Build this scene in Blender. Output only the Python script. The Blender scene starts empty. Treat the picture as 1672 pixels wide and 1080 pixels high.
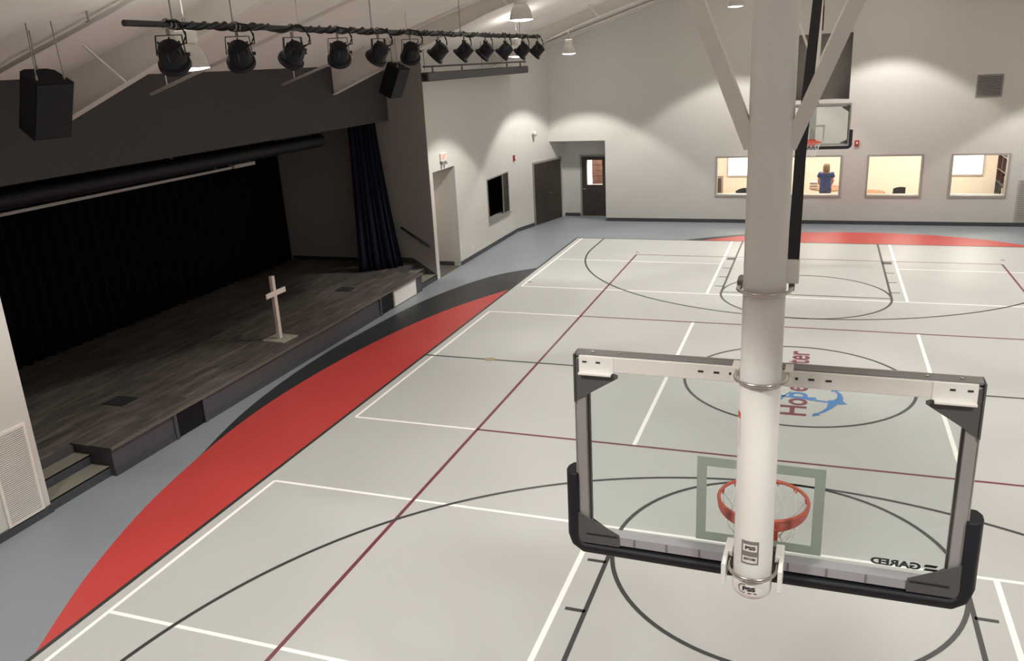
import bpy, bmesh, math, random
from mathutils import Vector, Matrix
random.seed(7)
PI = math.pi
sc = bpy.context.scene
col = sc.collection
FT = 0.3048

# ------------------------------------------------------------------ camera, world, exposure
cam_d = bpy.data.cameras.new('camera')
cam = bpy.data.objects.new('camera', cam_d)
col.objects.link(cam)
cam.location = (0.15341, -13.98764, 5.36582)
cam.rotation_euler = (1.26191983, 0.04951783, 0.34042561)
cam_d.sensor_width = 36.0
cam_d.lens = 1372.866 / 1672 * 36.0
cam_d.clip_start = 0.05
cam_d.clip_end = 200
sc.camera = cam
w = bpy.data.worlds.new('world'); sc.world = w
w.use_nodes = True
w.node_tree.nodes['Background'].inputs[0].default_value = (0.75, 0.85, 1.0, 1)
w.node_tree.nodes['Background'].inputs[1].default_value = 0.4
sc.view_settings.view_transform = 'Standard'
sc.view_settings.look = 'None'
sc.view_settings.gamma = 1.0
sc.view_settings.use_curve_mapping = False
sc.view_settings.exposure = 0.13
sc.cycles.use_denoising = True
sc.cycles.max_bounces = 10
sc.cycles.diffuse_bounces = 6
sc.cycles.transparent_max_bounces = 16
sc.cycles.caustics_reflective = False
sc.cycles.caustics_refractive = False
LAMP_W = 425.0          # radiant power of each high bay lamp
LAMP_C = (1.0, 0.978, 0.925)
UP_W = 85.0              # light the prismatic reflectors throw upwards
SPILL_W = 5.0           # light scattered sideways by the drooping lens
BAYS = [(-6.6, -5.8, 5.48), (-4.86, 0.75, 6.06), (-6.93, 6.4, 5.50), (-7.2, 12.0, 5.53),
        (-2.3, 11.9, 6.55), (2.0, 12.2, 6.65), (7.0, 12.2, 5.55),
        (-2.3, 6.4, 6.7), (2.3, 6.4, 6.7), (7.0, 6.4, 5.5),
        (2.3, 0.8, 6.7), (7.0, 0.8, 5.5),
        (-2.3, -4.8, 6.7), (2.3, -4.8, 6.7), (7.0, -4.8, 5.5),
        (-6.8, -11.6, 5.5), (-2.0, -12.6, 6.8), (2.3, -12.6, 6.8), (7.0, -11.6, 5.5)]

# ------------------------------------------------------------------ materials
def srgb(r, g, b):
    f = lambda c: (c / 255 / 12.92) if c / 255 <= 0.04045 else ((c / 255 + 0.055) / 1.055) ** 2.4
    return (f(r), f(g), f(b), 1)
MATS = {}
def mat(name, c, rough=0.6, metal=0.0, noise=0.0, nscale=8.0, bump=0.0, bscale=60.0, spec=0.5, emit=None, es=0.0, coat=0.0):
    if name in MATS: return MATS[name]
    m = bpy.data.materials.new(name); m.use_nodes = True
    nt = m.node_tree; b = nt.nodes['Principled BSDF']
    b.inputs['Roughness'].default_value = rough
    b.inputs['Metallic'].default_value = metal
    b.inputs['Specular IOR Level'].default_value = spec
    if coat:
        b.inputs['Coat Weight'].default_value = coat
        b.inputs['Coat Roughness'].default_value = 0.15
    tc = nt.nodes.new('ShaderNodeTexCoord')
    n = nt.nodes.new('ShaderNodeTexNoise'); n.inputs['Scale'].default_value = nscale; n.inputs['Detail'].default_value = 4
    nt.links.new(tc.outputs['Object'], n.inputs['Vector'])
    ramp = nt.nodes.new('ShaderNodeValToRGB')
    k = max(noise, 0.01)
    ramp.color_ramp.elements[0].position = 0.3; ramp.color_ramp.elements[1].position = 0.7
    ramp.color_ramp.elements[0].color = (c[0]*(1-k), c[1]*(1-k), c[2]*(1-k), 1)
    ramp.color_ramp.elements[1].color = (min(1, c[0]*(1+k)), min(1, c[1]*(1+k)), min(1, c[2]*(1+k)), 1)
    nt.links.new(n.outputs['Fac'], ramp.inputs['Fac'])
    nt.links.new(ramp.outputs['Color'], b.inputs['Base Color'])
    if bump:
        n2 = nt.nodes.new('ShaderNodeTexNoise'); n2.inputs['Scale'].default_value = bscale; n2.inputs['Detail'].default_value = 3
        nt.links.new(tc.outputs['Object'], n2.inputs['Vector'])
        bp = nt.nodes.new('ShaderNodeBump'); bp.inputs['Strength'].default_value = bump; bp.inputs['Distance'].default_value = 0.01
        nt.links.new(n2.outputs['Fac'], bp.inputs['Height']); nt.links.new(bp.outputs['Normal'], b.inputs['Normal'])
    if emit is not None:
        b.inputs['Emission Color'].default_value = emit
        b.inputs['Emission Strength'].default_value = es
    MATS[name] = m
    return m
def glass_mat(name, tint, rough=0.02):
    m = bpy.data.materials.new(name); m.use_nodes = True
    nt = m.node_tree; nt.nodes.clear()
    o = nt.nodes.new('ShaderNodeOutputMaterial'); mx = nt.nodes.new('ShaderNodeMixShader')
    t = nt.nodes.new('ShaderNodeBsdfTransparent'); g = nt.nodes.new('ShaderNodeBsdfGlossy')
    t.inputs['Color'].default_value = tint; g.inputs['Roughness'].default_value = rough
    fr = nt.nodes.new('ShaderNodeFresnel'); fr.inputs['IOR'].default_value = 1.5
    gm = nt.nodes.new('ShaderNodeNewGeometry'); mr = nt.nodes.new('ShaderNodeMapRange')
    mr.inputs['To Min'].default_value = 1.5; mr.inputs['To Max'].default_value = 1/1.5      # same reflectance on both faces of the pane
    nt.links.new(gm.outputs['Backfacing'], mr.inputs[0]); nt.links.new(mr.outputs[0], fr.inputs['IOR'])
    nt.links.new(fr.outputs[0], mx.inputs[0]); nt.links.new(t.outputs[0], mx.inputs[1]); nt.links.new(g.outputs[0], mx.inputs[2])
    nt.links.new(mx.outputs[0], o.inputs[0])
    MATS[name] = m
    return m

M_wall = mat('wall_paint', (0.61, 0.595, 0.56, 1), 0.75, bump=0.04, noise=0.01)
M_ceil = mat('ceiling_liner', (0.86, 0.825, 0.78, 1), 0.8, noise=0.015, nscale=1.5)
M_white = mat('white_enamel', (0.86, 0.84, 0.80, 1), 0.32, noise=0.01)
M_steelwhite = mat('painted_white_steel', (0.80, 0.765, 0.72, 1), 0.45, noise=0.01)
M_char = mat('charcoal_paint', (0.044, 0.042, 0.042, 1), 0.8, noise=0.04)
M_stagewall = mat('dark_grey_stage_paint', (0.062, 0.062, 0.063, 1), 0.8, noise=0.03)
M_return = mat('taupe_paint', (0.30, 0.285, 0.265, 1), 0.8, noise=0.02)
M_court = mat('light_grey_sports_floor', (0.49, 0.49, 0.472, 1), 0.42, noise=0.015, nscale=0.6, spec=0.4)
M_blue = mat('blue_grey_sports_floor', (0.24, 0.262, 0.288, 1), 0.42, noise=0.03, nscale=0.6, spec=0.4)
M_red = mat('red_floor_paint', (0.50, 0.058, 0.052, 1), 0.4, noise=0.03, nscale=0.8, spec=0.4)
M_black = mat('black_floor_paint', (0.022, 0.024, 0.026, 1), 0.45, noise=0.03)
M_line_w = mat('white_floor_line', (0.95, 0.94, 0.90, 1), 0.45)
M_line_b = mat('burgundy_floor_line', (0.16, 0.03, 0.045, 1), 0.45)
M_line_k = mat('black_floor_line', (0.035, 0.035, 0.036, 1), 0.45)
M_logo_r = mat('maroon_logo_ink', (0.18, 0.03, 0.05, 1), 0.45)
M_logo_b = mat('blue_logo_ink', (0.04, 0.19, 0.46, 1), 0.45)
M_brownfloor = mat('brown_vinyl_floor', (0.09, 0.082, 0.072, 1), 0.5, noise=0.15, nscale=3)
M_base = mat('dark_rubber_baseboard', (0.055, 0.06, 0.068, 1), 0.5)
M_frame = mat('grey_window_frame', (0.28, 0.265, 0.25, 1), 0.5)
M_wframe = mat('light_window_frame', (0.48, 0.45, 0.41, 1), 0.5)
M_stagefront = mat('stage_front_paint', (0.075, 0.073, 0.082, 1), 0.6, noise=0.05)
M_tread = mat('stair_tread_vinyl', (0.21, 0.195, 0.155, 1), 0.6, noise=0.06)
M_blk = mat('black_metal', (0.012, 0.012, 0.013, 1), 0.45, noise=0.1)
M_blkp = mat('black_plastic', (0.005, 0.0055, 0.008, 1), 0.5, noise=0.05, spec=0.25)
M_pad = mat('navy_black_padding', (0.007, 0.008, 0.013, 1), 0.6, noise=0.1)
M_spk = mat('speaker_cabinet_black', (0.008, 0.008, 0.010, 1), 0.8, noise=0.1, spec=0.2)
M_curt = mat('black_velour', (0.0035, 0.004, 0.006, 1), 0.95, noise=0.2, nscale=5, spec=0.1)
M_curt2 = mat('navy_velour', (0.008, 0.009, 0.020, 1), 0.9, noise=0.2, nscale=5, spec=0.2)
M_gunmetal = mat('gunmetal_aluminium', (0.22, 0.215, 0.21, 1), 0.42, metal=0.2)
M_alu = mat('brushed_aluminium', (0.40, 0.385, 0.37, 1), 0.42, metal=0.3)
M_dkplate = mat('dark_grey_plate', (0.12, 0.12, 0.122, 1), 0.5, metal=0.3)
M_chrome = mat('zinc_plated_steel', (0.62, 0.60, 0.55, 1), 0.22, metal=1.0)
M_brightalu = mat('bright_extrusion', (0.50, 0.50, 0.53, 1), 0.35, metal=0.4)
M_orange = mat('orange_rim_paint', (0.66, 0.12, 0.08, 1), 0.4, noise=0.05)
M_net = mat('white_nylon', (0.85, 0.85, 0.82, 1), 0.7)
M_target = mat('target_square_paint', (0.60, 0.65, 0.56, 1), 0.6)
M_dkdoor = mat('dark_stained_wood', (0.040, 0.030, 0.025, 1), 0.45, noise=0.25, nscale=6)
M_lamp = mat('lamp_lens', (0.9, 0.9, 0.85, 1), 0.4, emit=(1, 0.96, 0.88, 1), es=9.0)
M_lamp.cycles.emission_sampling = 'NONE'
M_shade = mat('prismatic_reflector', (0.55, 0.52, 0.49, 1), 0.3, noise=0.05, nscale=20, spec=0.8)
M_signw = mat('sign_white', (0.80, 0.76, 0.70, 1), 0.5)
M_signr = mat('sign_red', (0.75, 0.10, 0.07, 1), 0.5, emit=(1, 0.15, 0.1, 1), es=0.25)
M_alarm = mat('alarm_red', (0.45, 0.03, 0.025, 1), 0.4)
M_cream = mat('cream_room_paint', (0.78, 0.71, 0.62, 1), 0.8)
M_daylight = mat('bright_daylight_pane', (1, 1, 1, 1), 0.5, emit=(0.95, 0.97, 1, 1), es=5.0)
M_brick = mat('brown_siding', (0.22, 0.10, 0.07, 1), 0.8, noise=0.2)
M_beige = mat('beige_hall_paint', (0.62, 0.56, 0.51, 1), 0.8)
M_wood = mat('light_brown_wood', (0.30, 0.15, 0.08, 1), 0.45, noise=0.2, nscale=4)
M_cross = mat('whitewashed_wood', (0.68, 0.62, 0.575, 1), 0.7, noise=0.06, nscale=12)
M_plinth = mat('pale_plywood', (0.36, 0.335, 0.27, 1), 0.7, noise=0.08)
M_skin = mat('skin', (0.62, 0.36, 0.26, 1), 0.55)
M_scrub = mat('blue_shirt_cloth', (0.035, 0.06, 0.22, 1), 0.8, noise=0.1)
M_pants = mat('navy_trousers_cloth', (0.025, 0.035, 0.10, 1), 0.8)
M_hair = mat('blond_hair', (0.21, 0.135, 0.065, 1), 0.6, noise=0.3, nscale=30)
M_brass = mat('brass_cap', (0.42, 0.36, 0.20, 1), 0.4, metal=0.3)
M_sticker = mat('sticker_grey', (0.22, 0.20, 0.19, 1), 0.5)
M_ink = mat('black_ink', (0.02, 0.02, 0.02, 1), 0.5)
M_stor = mat('sticker_orange', (0.65, 0.10, 0.04, 1), 0.5)
M_dark = mat('near_black', (0.02, 0.021, 0.024, 1), 0.8)  # even near-black colour of stage shell, pocket lids and vent backing
G_board = glass_mat('tempered_board_glass', (0.93, 0.955, 0.948, 1))
G_win = glass_mat('window_glass', (0.93, 0.95, 0.93, 1))

def plank_mat():
    m = bpy.data.materials.new('stage_planks'); m.use_nodes = True
    nt = m.node_tree; b = nt.nodes['Principled BSDF']
    tc = nt.nodes.new('ShaderNodeTexCoord'); mp = nt.nodes.new('ShaderNodeMapping')
    mp.inputs['Rotation'].default_value = (0, 0, PI / 2)
    nt.links.new(tc.outputs['Object'], mp.inputs[0])
    br = nt.nodes.new('ShaderNodeTexBrick')
    br.inputs['Color1'].default_value = (0.125, 0.107, 0.092, 1); br.inputs['Color2'].default_value = (0.072, 0.062, 0.054, 1)
    br.inputs['Mortar'].default_value = (0.03, 0.026, 0.023, 1)
    br.inputs['Scale'].default_value = 1.0; br.inputs['Mortar Size'].default_value = 0.004
    br.inputs['Brick Width'].default_value = 1.3; br.inputs['Row Height'].default_value = 0.16
    br.offset = 0.37
    nt.links.new(mp.outputs[0], br.inputs[0])
    ns = nt.nodes.new('ShaderNodeTexNoise'); ns.inputs['Scale'].default_value = 3.0; ns.inputs['Detail'].default_value = 6
    mp2 = nt.nodes.new('ShaderNodeMapping'); mp2.inputs['Scale'].default_value = (6, 0.7, 1)
    nt.links.new(tc.outputs['Object'], mp2.inputs[0]); nt.links.new(mp2.outputs[0], ns.inputs[0])
    mr = nt.nodes.new('ShaderNodeMapRange'); mr.inputs['From Min'].default_value = 0.3; mr.inputs['From Max'].default_value = 0.7
    mr.inputs['To Min'].default_value = 0.55; mr.inputs['To Max'].default_value = 1.5
    nt.links.new(ns.outputs['Fac'], mr.inputs[0])
    mx = nt.nodes.new('ShaderNodeMix'); mx.data_type = 'RGBA'; mx.blend_type = 'MULTIPLY'; mx.inputs[0].default_value = 1
    nt.links.new(br.outputs['Color'], mx.inputs[6]); nt.links.new(mr.outputs[0], mx.inputs[7])
    nt.links.new(mx.outputs[2], b.inputs['Base Color'])
    b.inputs['Roughness'].default_value = 0.6
    return m
M_plank = plank_mat()

# ------------------------------------------------------------------ mesh builder
class MB:
    def __init__(self): self.bm = bmesh.new(); self.mi = 0
    def face(self, pts, smooth=False):
        vs = [self.bm.verts.new(p) for p in pts]
        f = self.bm.faces.new(vs); f.smooth = smooth; f.material_index = self.mi
        return f
    def hull8(self, v):
        V = [self.bm.verts.new(p) for p in v]
        for idx in ((0,3,2,1),(4,5,6,7),(0,1,5,4),(1,2,6,5),(2,3,7,6),(3,0,4,7)):
            f = self.bm.faces.new([V[i] for i in idx]); f.material_index = self.mi
        return self
    def box(self, x0, x1, y0, y1, z0, z1):
        return self.hull8([(x0,y0,z0),(x1,y0,z0),(x1,y1,z0),(x0,y1,z0),(x0,y0,z1),(x1,y0,z1),(x1,y1,z1),(x0,y1,z1)])
    def obox(self, c, s, R=None):
        c = Vector(c); R = R or Matrix.Identity(3)
        v = []
        for z in (-1, 1):
            for x, y in ((-1,-1),(1,-1),(1,1),(-1,1)):
                v.append(c + R @ Vector((x*s[0]/2, y*s[1]/2, z*s[2]/2)))
        return self.hull8(v)
    def beam(self, p0, p1, wd, ht, up=(0,0,1)):
        p0 = Vector(p0); p1 = Vector(p1); d = (p1-p0).normalized(); up = Vector(up)
        s = d.cross(up)
        if s.length < 1e-4: s = d.cross(Vector((0,1,0)))
        s.normalize(); u = s.cross(d)
        v = []
        for p in (p0, p1):
            for a, b in ((-1,-1),(1,-1),(1,1),(-1,1)):
                v.append(p + s*a*wd/2 + u*b*ht/2)
        return self.hull8(v)
    def prism(self, poly, ext):
        ext = Vector(ext); A = [self.bm.verts.new(p) for p in poly]; B = [self.bm.verts.new(Vector(p)+ext) for p in poly]
        n = len(poly)
        for f in (self.bm.faces.new(A[::-1]), self.bm.faces.new(B)): f.material_index = self.mi
        for i in range(n):
            f = self.bm.faces.new((A[i], A[(i+1)%n], B[(i+1)%n], B[i])); f.material_index = self.mi
        return self
    def tube(self, pts, r, seg=8, closed=False, caps=True):
        pts = [Vector(p) for p in pts]; n = len(pts); rings = []
        rr = r if isinstance(r, (list, tuple)) else [r]*n
        prev = None
        for i, p in enumerate(pts):
            if closed: d = (pts[(i+1)%n]-pts[i-1])
            else: d = pts[min(i+1,n-1)]-pts[max(i-1,0)]
            d.normalize()
            if prev is None:
                a = Vector((0,0,1)) if abs(d.z) < 0.9 else Vector((1,0,0))
                u = d.cross(a).normalized()
            else:
                u = prev - d*prev.dot(d)
                if u.length < 1e-5: u = d.cross(Vector((0,0,1)))
                u.normalize()
            prev = u; v = d.cross(u)
            rings.append([self.bm.verts.new(p + (u*math.cos(2*PI*k/seg)+v*math.sin(2*PI*k/seg))*rr[i]) for k in range(seg)])
        for i in range(n if closed else n-1):
            A = rings[i]; B = rings[(i+1)%n]
            for k in range(seg):
                f = self.bm.faces.new((A[k], A[(k+1)%seg], B[(k+1)%seg], B[k])); f.smooth = True; f.material_index = self.mi
        if not closed and caps:
            for R_ in (rings[0][::-1], rings[-1]):
                f = self.bm.faces.new(R_); f.material_index = self.mi
        return self
    def lathe(self, prof, seg=24, M=None, smooth=True):
        M = M or Matrix.Identity(4); rings = []
        for r, z in prof:
            if r < 1e-5: rings.append([self.bm.verts.new(M @ Vector((0,0,z)))])
            else: rings.append([self.bm.verts.new(M @ Vector((r*math.cos(2*PI*k/seg), r*math.sin(2*PI*k/seg), z))) for k in range(seg)])
        for A, B in zip(rings, rings[1:]):
            for k in range(seg):
                if len(A) == 1 and len(B) == 1: continue
                if len(A) == 1: q = (A[0], B[(k+1)%seg], B[k])
                elif len(B) == 1: q = (A[k], A[(k+1)%seg], B[0])
                else: q = (A[k], A[(k+1)%seg], B[(k+1)%seg], B[k])
                f = self.bm.faces.new(q); f.smooth = smooth; f.material_index = self.mi
        return self
    def build(self, name, m, parent=None, label=None, recalc=True, bevel=0.0):
        if recalc: bmesh.ops.recalc_face_normals(self.bm, faces=self.bm.faces)
        for e_ in self.bm.edges:
            if len(e_.link_faces) == 2 and e_.calc_face_angle(0) > 0.65: e_.smooth = False
        me = bpy.data.meshes.new(name); self.bm.to_mesh(me); self.bm.free()
        for x in (m if isinstance(m, (list, tuple)) else [m]): me.materials.append(x)
        o = bpy.data.objects.new(name, me); col.objects.link(o)
        if parent: o.parent = parent
        if label: o['label'] = label
        if bevel:
            md = o.modifiers.new('bevel', 'BEVEL'); md.width = bevel; md.segments = 2; md.limit_method = 'ANGLE'
        return o
def empty(name, loc=(0,0,0), rz=0.0):
    o = bpy.data.objects.new(name, None); col.objects.link(o)
    o.location = loc; o.rotation_euler = (0,0,rz); o.empty_display_size = 0.1
    return o
def tag(o, label, cat, group=None):
    o['label'] = label; o['category'] = cat
    if group: o['group'] = group
    return o
def struct(o):
    o['kind'] = 'structure'; return o
def kids(o): return [c for c in bpy.data.objects if c.parent == o]
def copy_tree(o, parent=None):
    c = o.copy(); col.objects.link(c); c.parent = parent
    for ch in kids(o): copy_tree(ch, c)
    return c
def text_faces(body, bold=0.0):
    cu = bpy.data.curves.new('t', 'FONT'); cu.body = body; cu.offset = bold; cu.resolution_u = 4
    o = bpy.data.objects.new('t', cu); col.objects.link(o)
    bpy.context.view_layer.update()
    me = o.to_mesh()
    vs = [(v.co.x, v.co.y) for v in me.vertices]; fs = [tuple(p.vertices) for p in me.polygons]
    o.to_mesh_clear(); bpy.data.objects.remove(o); bpy.data.curves.remove(cu)
    return vs, fs
def put_text(mb, body, fn, bold=0.0, fit=None):
    """adds flat letters; fit=(u0,u1,v0,v1) box in the local plane, fn(u,v)->3D"""
    vs, fs = text_faces(body, bold)
    x0 = min(v[0] for v in vs); x1 = max(v[0] for v in vs); y0 = min(v[1] for v in vs); y1 = max(v[1] for v in vs)
    u0, u1, v0, v1 = fit
    V = [mb.bm.verts.new(fn(u0+(x-x0)/(x1-x0)*(u1-u0), v0+(y-y0)/(y1-y0)*(v1-v0))) for x, y in vs]
    for f in fs:
        try:
            g = mb.bm.faces.new([V[i] for i in f]); g.material_index = mb.mi
        except ValueError: pass

# ------------------------------------------------------------------ room constants
XL, XR, YF, YN = -9.14, 9.14, 14.13, -16.0
SL = 0.302
def cz(x): return 5.78 + SL * (9.14 - abs(x))
FX = -10.15                      # fascia above the stage
SY0, SY1 = -6.80, 5.56           # stage opening
SH = 0.45                        # stage height

def holed(mb, axis, c0, c1, u0, u1, z0, z1, holes):
    us = sorted({u0, u1, *[h[0] for h in holes], *[h[1] for h in holes]}); zs = sorted({z0, z1, *[h[2] for h in holes], *[h[3] for h in holes]})
    us = [u for u in us if u0 <= u <= u1]; zs = [z for z in zs if z0 <= z <= z1]
    for a, b in zip(us, us[1:]):
        for c, d in zip(zs, zs[1:]):
            m, n = (a+b)/2, (c+d)/2
            if any(h[0] < m < h[1] and h[2] < n < h[3] for h in holes): continue
            if axis == 'x': mb.box(c0, c1, a, b, c, d)
            else: mb.box(a, b, c0, c1, c, d)

# ------------------------------------------------------------------ floor with the painted courts
BL = 36.814 * FT; SX = 6.886
def smooth_poly(pts, n=8):
    out = []
    for i in range(len(pts)-1):
        p0 = pts[max(i-1,0)]; p1 = pts[i]; p2 = pts[i+1]; p3 = pts[min(i+2,len(pts)-1)]
        for k in range(n):
            t = k/n
            out.append(tuple(0.5*((2*p1[j])+(-p0[j]+p2[j])*t+(2*p0[j]-5*p1[j]+4*p2[j]-p3[j])*t*t+(-p0[j]+3*p1[j]-3*p2[j]+p3[j])*t**3) for j in (0,1)))
    out.append(pts[-1]); return out
fl = MB()
FM = [M_blue, M_court, M_red, M_black, M_line_w, M_line_b, M_line_k]
fl.box(-9.34, 9.34, YN, 14.35, -0.2, 0.0)
fl.box(-9.0, -6.6, 14.35, 15.1, -0.2, 0.0)
def rect(x0, x1, y0, y1, z, mi):
    fl.mi = mi; fl.face([(x0,y0,z),(x1,y0,z),(x1,y1,z),(x0,y1,z)])
rect(-SX, SX, -BL, BL, 0.001, 1)
LW = 0.05
def hx(x0, x1, y, z, mi, wd=LW): rect(min(x0,x1), max(x0,x1), y-wd/2, y+wd/2, z, mi)
def vy(x, y0, y1, z, mi, wd=LW): rect(x-wd/2, x+wd/2, min(y0,y1), max(y0,y1), z, mi)
def arc(cx, cy, r, a0, a1, z, mi, wd=LW, n=96):
    fl.mi = mi
    P = []
    for i in range(n+1):
        a = a0+(a1-a0)*i/n; P.append((math.cos(a), math.sin(a)))
    for (c0, s0), (c1, s1) in zip(P, P[1:]):
        ri, ro = r-wd/2, r+wd/2
        fl.face([(cx+ri*c0,cy+ri*s0,z),(cx+ro*c0,cy+ro*s0,z),(cx+ro*c1,cy+ro*s1,z),(cx+ri*c1,cy+ri*s1,z)])
# side crescents
for s in (-1, 1):
    fl.mi = 3
    for i0, pts in ((3, [(-6.89,-8.95),(-7.53,-7.73),(-8.17,-5.37),(-8.70,-3.27),(-8.93,-1.04),(-8.87,1.29),(-8.58,3.86),(-7.86,6.1),(-6.88,7.27)]),
                    (2, [(-6.90,-9.10),(-7.53,-7.73),(-8.10,-5.91),(-8.47,-3.55),(-8.47,-1.30),(-8.19,1.11),(-7.65,3.22),(-6.88,5.03)])):
        sp = smooth_poly(pts); z = 0.0010 if i0 == 3 else 0.0016
        fl.mi = i0
        for (xa, ya), (xb, yb) in zip(sp, sp[1:]):
            fl.face([(s*xa, ya, z), (-s*SX, ya, z), (-s*SX, yb, z), (s*xb, yb, z)])
# end crescents
for s in (-1, 1):
    for i0, pts in ((3, [(-3.60,11.24),(-2.8,11.75),(-1.92,12.22),(-0.38,12.69),(0.6,12.80)]),
                    (2, [(-3.0,11.24),(-1.92,12.02),(-0.38,12.64),(1.36,12.84),(3.01,12.70),(4.52,12.18),(5.6,11.40),(5.8,11.24)])):
        sp = smooth_poly(pts); z = 0.0010 if i0 == 3 else 0.0016; fl.mi = i0
        for (xa, ya), (xb, yb) in zip(sp, sp[1:]):
            fl.face([(s*xa, s*BL, z), (s*xb, s*BL, z), (s*xb, s*yb, z), (s*xa, s*ya, z)])
Y2, Y1 = 17.379*FT, 27.288*FT
WX, NX, VX = 22*FT, 7*FT, 15*FT
for s in (-1, 1):
    vy(s*WX, -10*FT, 10*FT, 0.002, 4); vy(s*WX, Y2, BL-0.03, 0.002, 4); vy(s*WX, -Y2, -BL+0.03, 0.002, 4)
    vy(s*NX, -10*FT, 10*FT, 0.002, 4, 0.06); vy(s*NX, Y2, BL-0.03, 0.002, 4, 0.06); vy(s*NX, -Y2, -BL+0.03, 0.002, 4, 0.06)
    hx(-WX, WX, s*Y2, 0.0021, 4)
    hx(-WX, -NX, s*Y1, 0.0021, 4); hx(NX, WX, s*Y1, 0.0021, 4)
    hx(-WX, -VX, s*10*FT, 0.0021, 4); hx(VX, WX, s*10*FT, 0.0021, 4)
    # volleyball
    vy(s*VX, -30*FT, 30*FT, 0.0026, 5); hx(-VX, VX, s*10*FT, 0.0026, 5); hx(-VX, VX, s*30*FT, 0.0026, 5, 0.04)
    # basketball
    vy(s*SX, -BL, BL, 0.003, 6, 0.055); hx(-SX, SX, s*BL, 0.003, 6)
    FTY = s*(36.814-18.69)*FT; BY = s*(36.814-4.917)*FT
    for t in (-1, 1):
        vy(t*1.83, FTY, s*BL, 0.003, 6)
        yb = s*BL - s*7.5*FT; rect(*sorted((t*1.83, t*2.05)), yb-0.13, yb+0.13, 0.003, 6)
        for d in (11, 14, 17): hx(t*1.83, t*2.04, s*BL-s*d*FT, 0.003, 6)
        vy(t*19.734*FT, BY, s*BL, 0.0032, 6)
    hx(-1.83, 1.83, FTY, 0.003, 6)
    arc(0, FTY, 1.83, 0, 2*PI, 0.0031, 6)
    arc(0, BY, 19.734*FT, PI if s > 0 else 0, 2*PI if s > 0 else PI, 0.0031, 6, n=160)
hx(-SX, SX, 0, 0.003, 6)
arc(0, 0, 1.837, 0, 2*PI, 0.0032, 6)
floor = struct(fl.build('floor', FM, recalc=False))
# centre logo, part of the floor
lg = MB(); lg.mi = 0
fx = lambda u, v: (0.19 - v, u, 0.0040)
put_text(lg, 'H', fx, 0.02, (-1.43, -1.05, -0.0, 0.42)); put_text(lg, 'o', fx, 0.02, (-1.02, -0.74, -0.01, 0.28))
put_text(lg, 'e', fx, 0.02, (-0.42, -0.16, -0.01, 0.28)); put_text(lg, 'Center', fx, 0.02, (0.0, 1.60, -0.01, 0.42))
lg.build('court_logo_lettering', M_logo_r, floor, 'maroon words in the centre circle', recalc=False)
an = MB()
put_text(an, 'p', fx, 0.02, (-0.72, -0.46, -0.14, 0.28))
def strip(pts, ws, z=0.0045):
    for (p, a), (q, b) in zip(zip(pts, ws), list(zip(pts, ws))[1:]):
        d = (Vector(q)-Vector(p)).normalized(); n = Vector((-d.y, d.x))
        an.face([(p[0]+n.x*a,p[1]+n.y*a,z),(p[0]-n.x*a,p[1]-n.y*a,z),(q[0]-n.x*b,q[1]-n.y*b,z),(q[0]+n.x*b,q[1]+n.y*b,z)])
strip([(-0.30,-0.66),(0.10,-0.72),(0.52,-0.80)], [0.03,0.025,0.03])
strip([(-0.22,-0.86),(-0.16,-0.66),(-0.06,-0.46)], [0.015,0.02,0.012])
an.face([(0.50,-0.72,0.0046),(0.50,-0.90,0.0046),(0.79,-0.83,0.0046),(0.70,-0.66,0.0046)])
strip([(0.62,-0.80),(0.69,-0.60),(0.68,-0.42),(0.62,-0.29)], [0.08,0.05,0.03,0.02])
strip([(0.58,-0.84),(0.52,-1.04),(0.42,-1.22),(0.33,-1.32)], [0.07,0.04,0.025,0.02])
an.face([(0.55,-0.34,0.0046),(0.57,-0.19,0.0046),(0.70,-0.26,0.0046)])
an.face([(0.27,-1.42,0.0046),(0.30,-1.27,0.0046),(0.40,-1.34,0.0046)])
arc_pts = [(-0.38+0.08*math.cos(a), -0.64+0.08*math.sin(a)) for a in [2*PI*i/16 for i in range(17)]]
strip(arc_pts, [0.02]*17)
an.build('court_logo_anchor', M_logo_b, floor, 'blue anchor and letter p', recalc=False)

# ------------------------------------------------------------------ walls
ZT = 5.75
wl = MB()     # left wall right of the stage
holed(wl, 'x', XL-0.2, XL, SY1+0.02, 12.0, 0, ZT+0.05, [(5.76,7.18,0,2.78),(9.47,11.33,0.80,2.08)])
struct(wl.build('wall_left', M_wall))
# angled continuation of the left wall
A0 = Vector((-9.14, 12.0, 0)); A1 = Vector((-8.38, 15.0, 0)); AD = (A1-A0).normalized(); AN = Vector((AD.y, -AD.x, 0))
wa = MB(); wa.prism([A0, A1, A1-AN*0.2, A0-AN*0.2], (0,0,5.98))
struct(wa.build('wall_left_angled', M_wall))
wn = MB(); wn.box(XL-0.2, XL, YN, SY0, 0, ZT+0.05); struct(wn.build('wall_left_near', M_wall))
wf = MB()
WIN = [(-2.99,-1.42),(-0.75,0.83),(1.54,3.11),(3.85,5.39)]
WZ0, WZ1 = 0.86, 2.15
holed(wf, 'y', YF, YF+0.2, -8.75, XR+0.1, 0, ZT, [(-9,-6.64,-1,2.72)] + [(a,b,WZ0,WZ1) for a,b in WIN] + [(-1.0,0.90,3.81,5.72)])
wf.prism([(-9.3,YF,ZT),(XR+0.1,YF,ZT),(XR+0.1,YF,5.9),(0,YF,8.75),(-9.3,YF,5.9)], (0,0.2,0))
struct(wf.build('wall_far', M_wall))
wr = MB(); wr.box(XR, XR+0.2, YN, YF+0.2, 0, 5.95); struct(wr.build('wall_right', M_wall))
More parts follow.
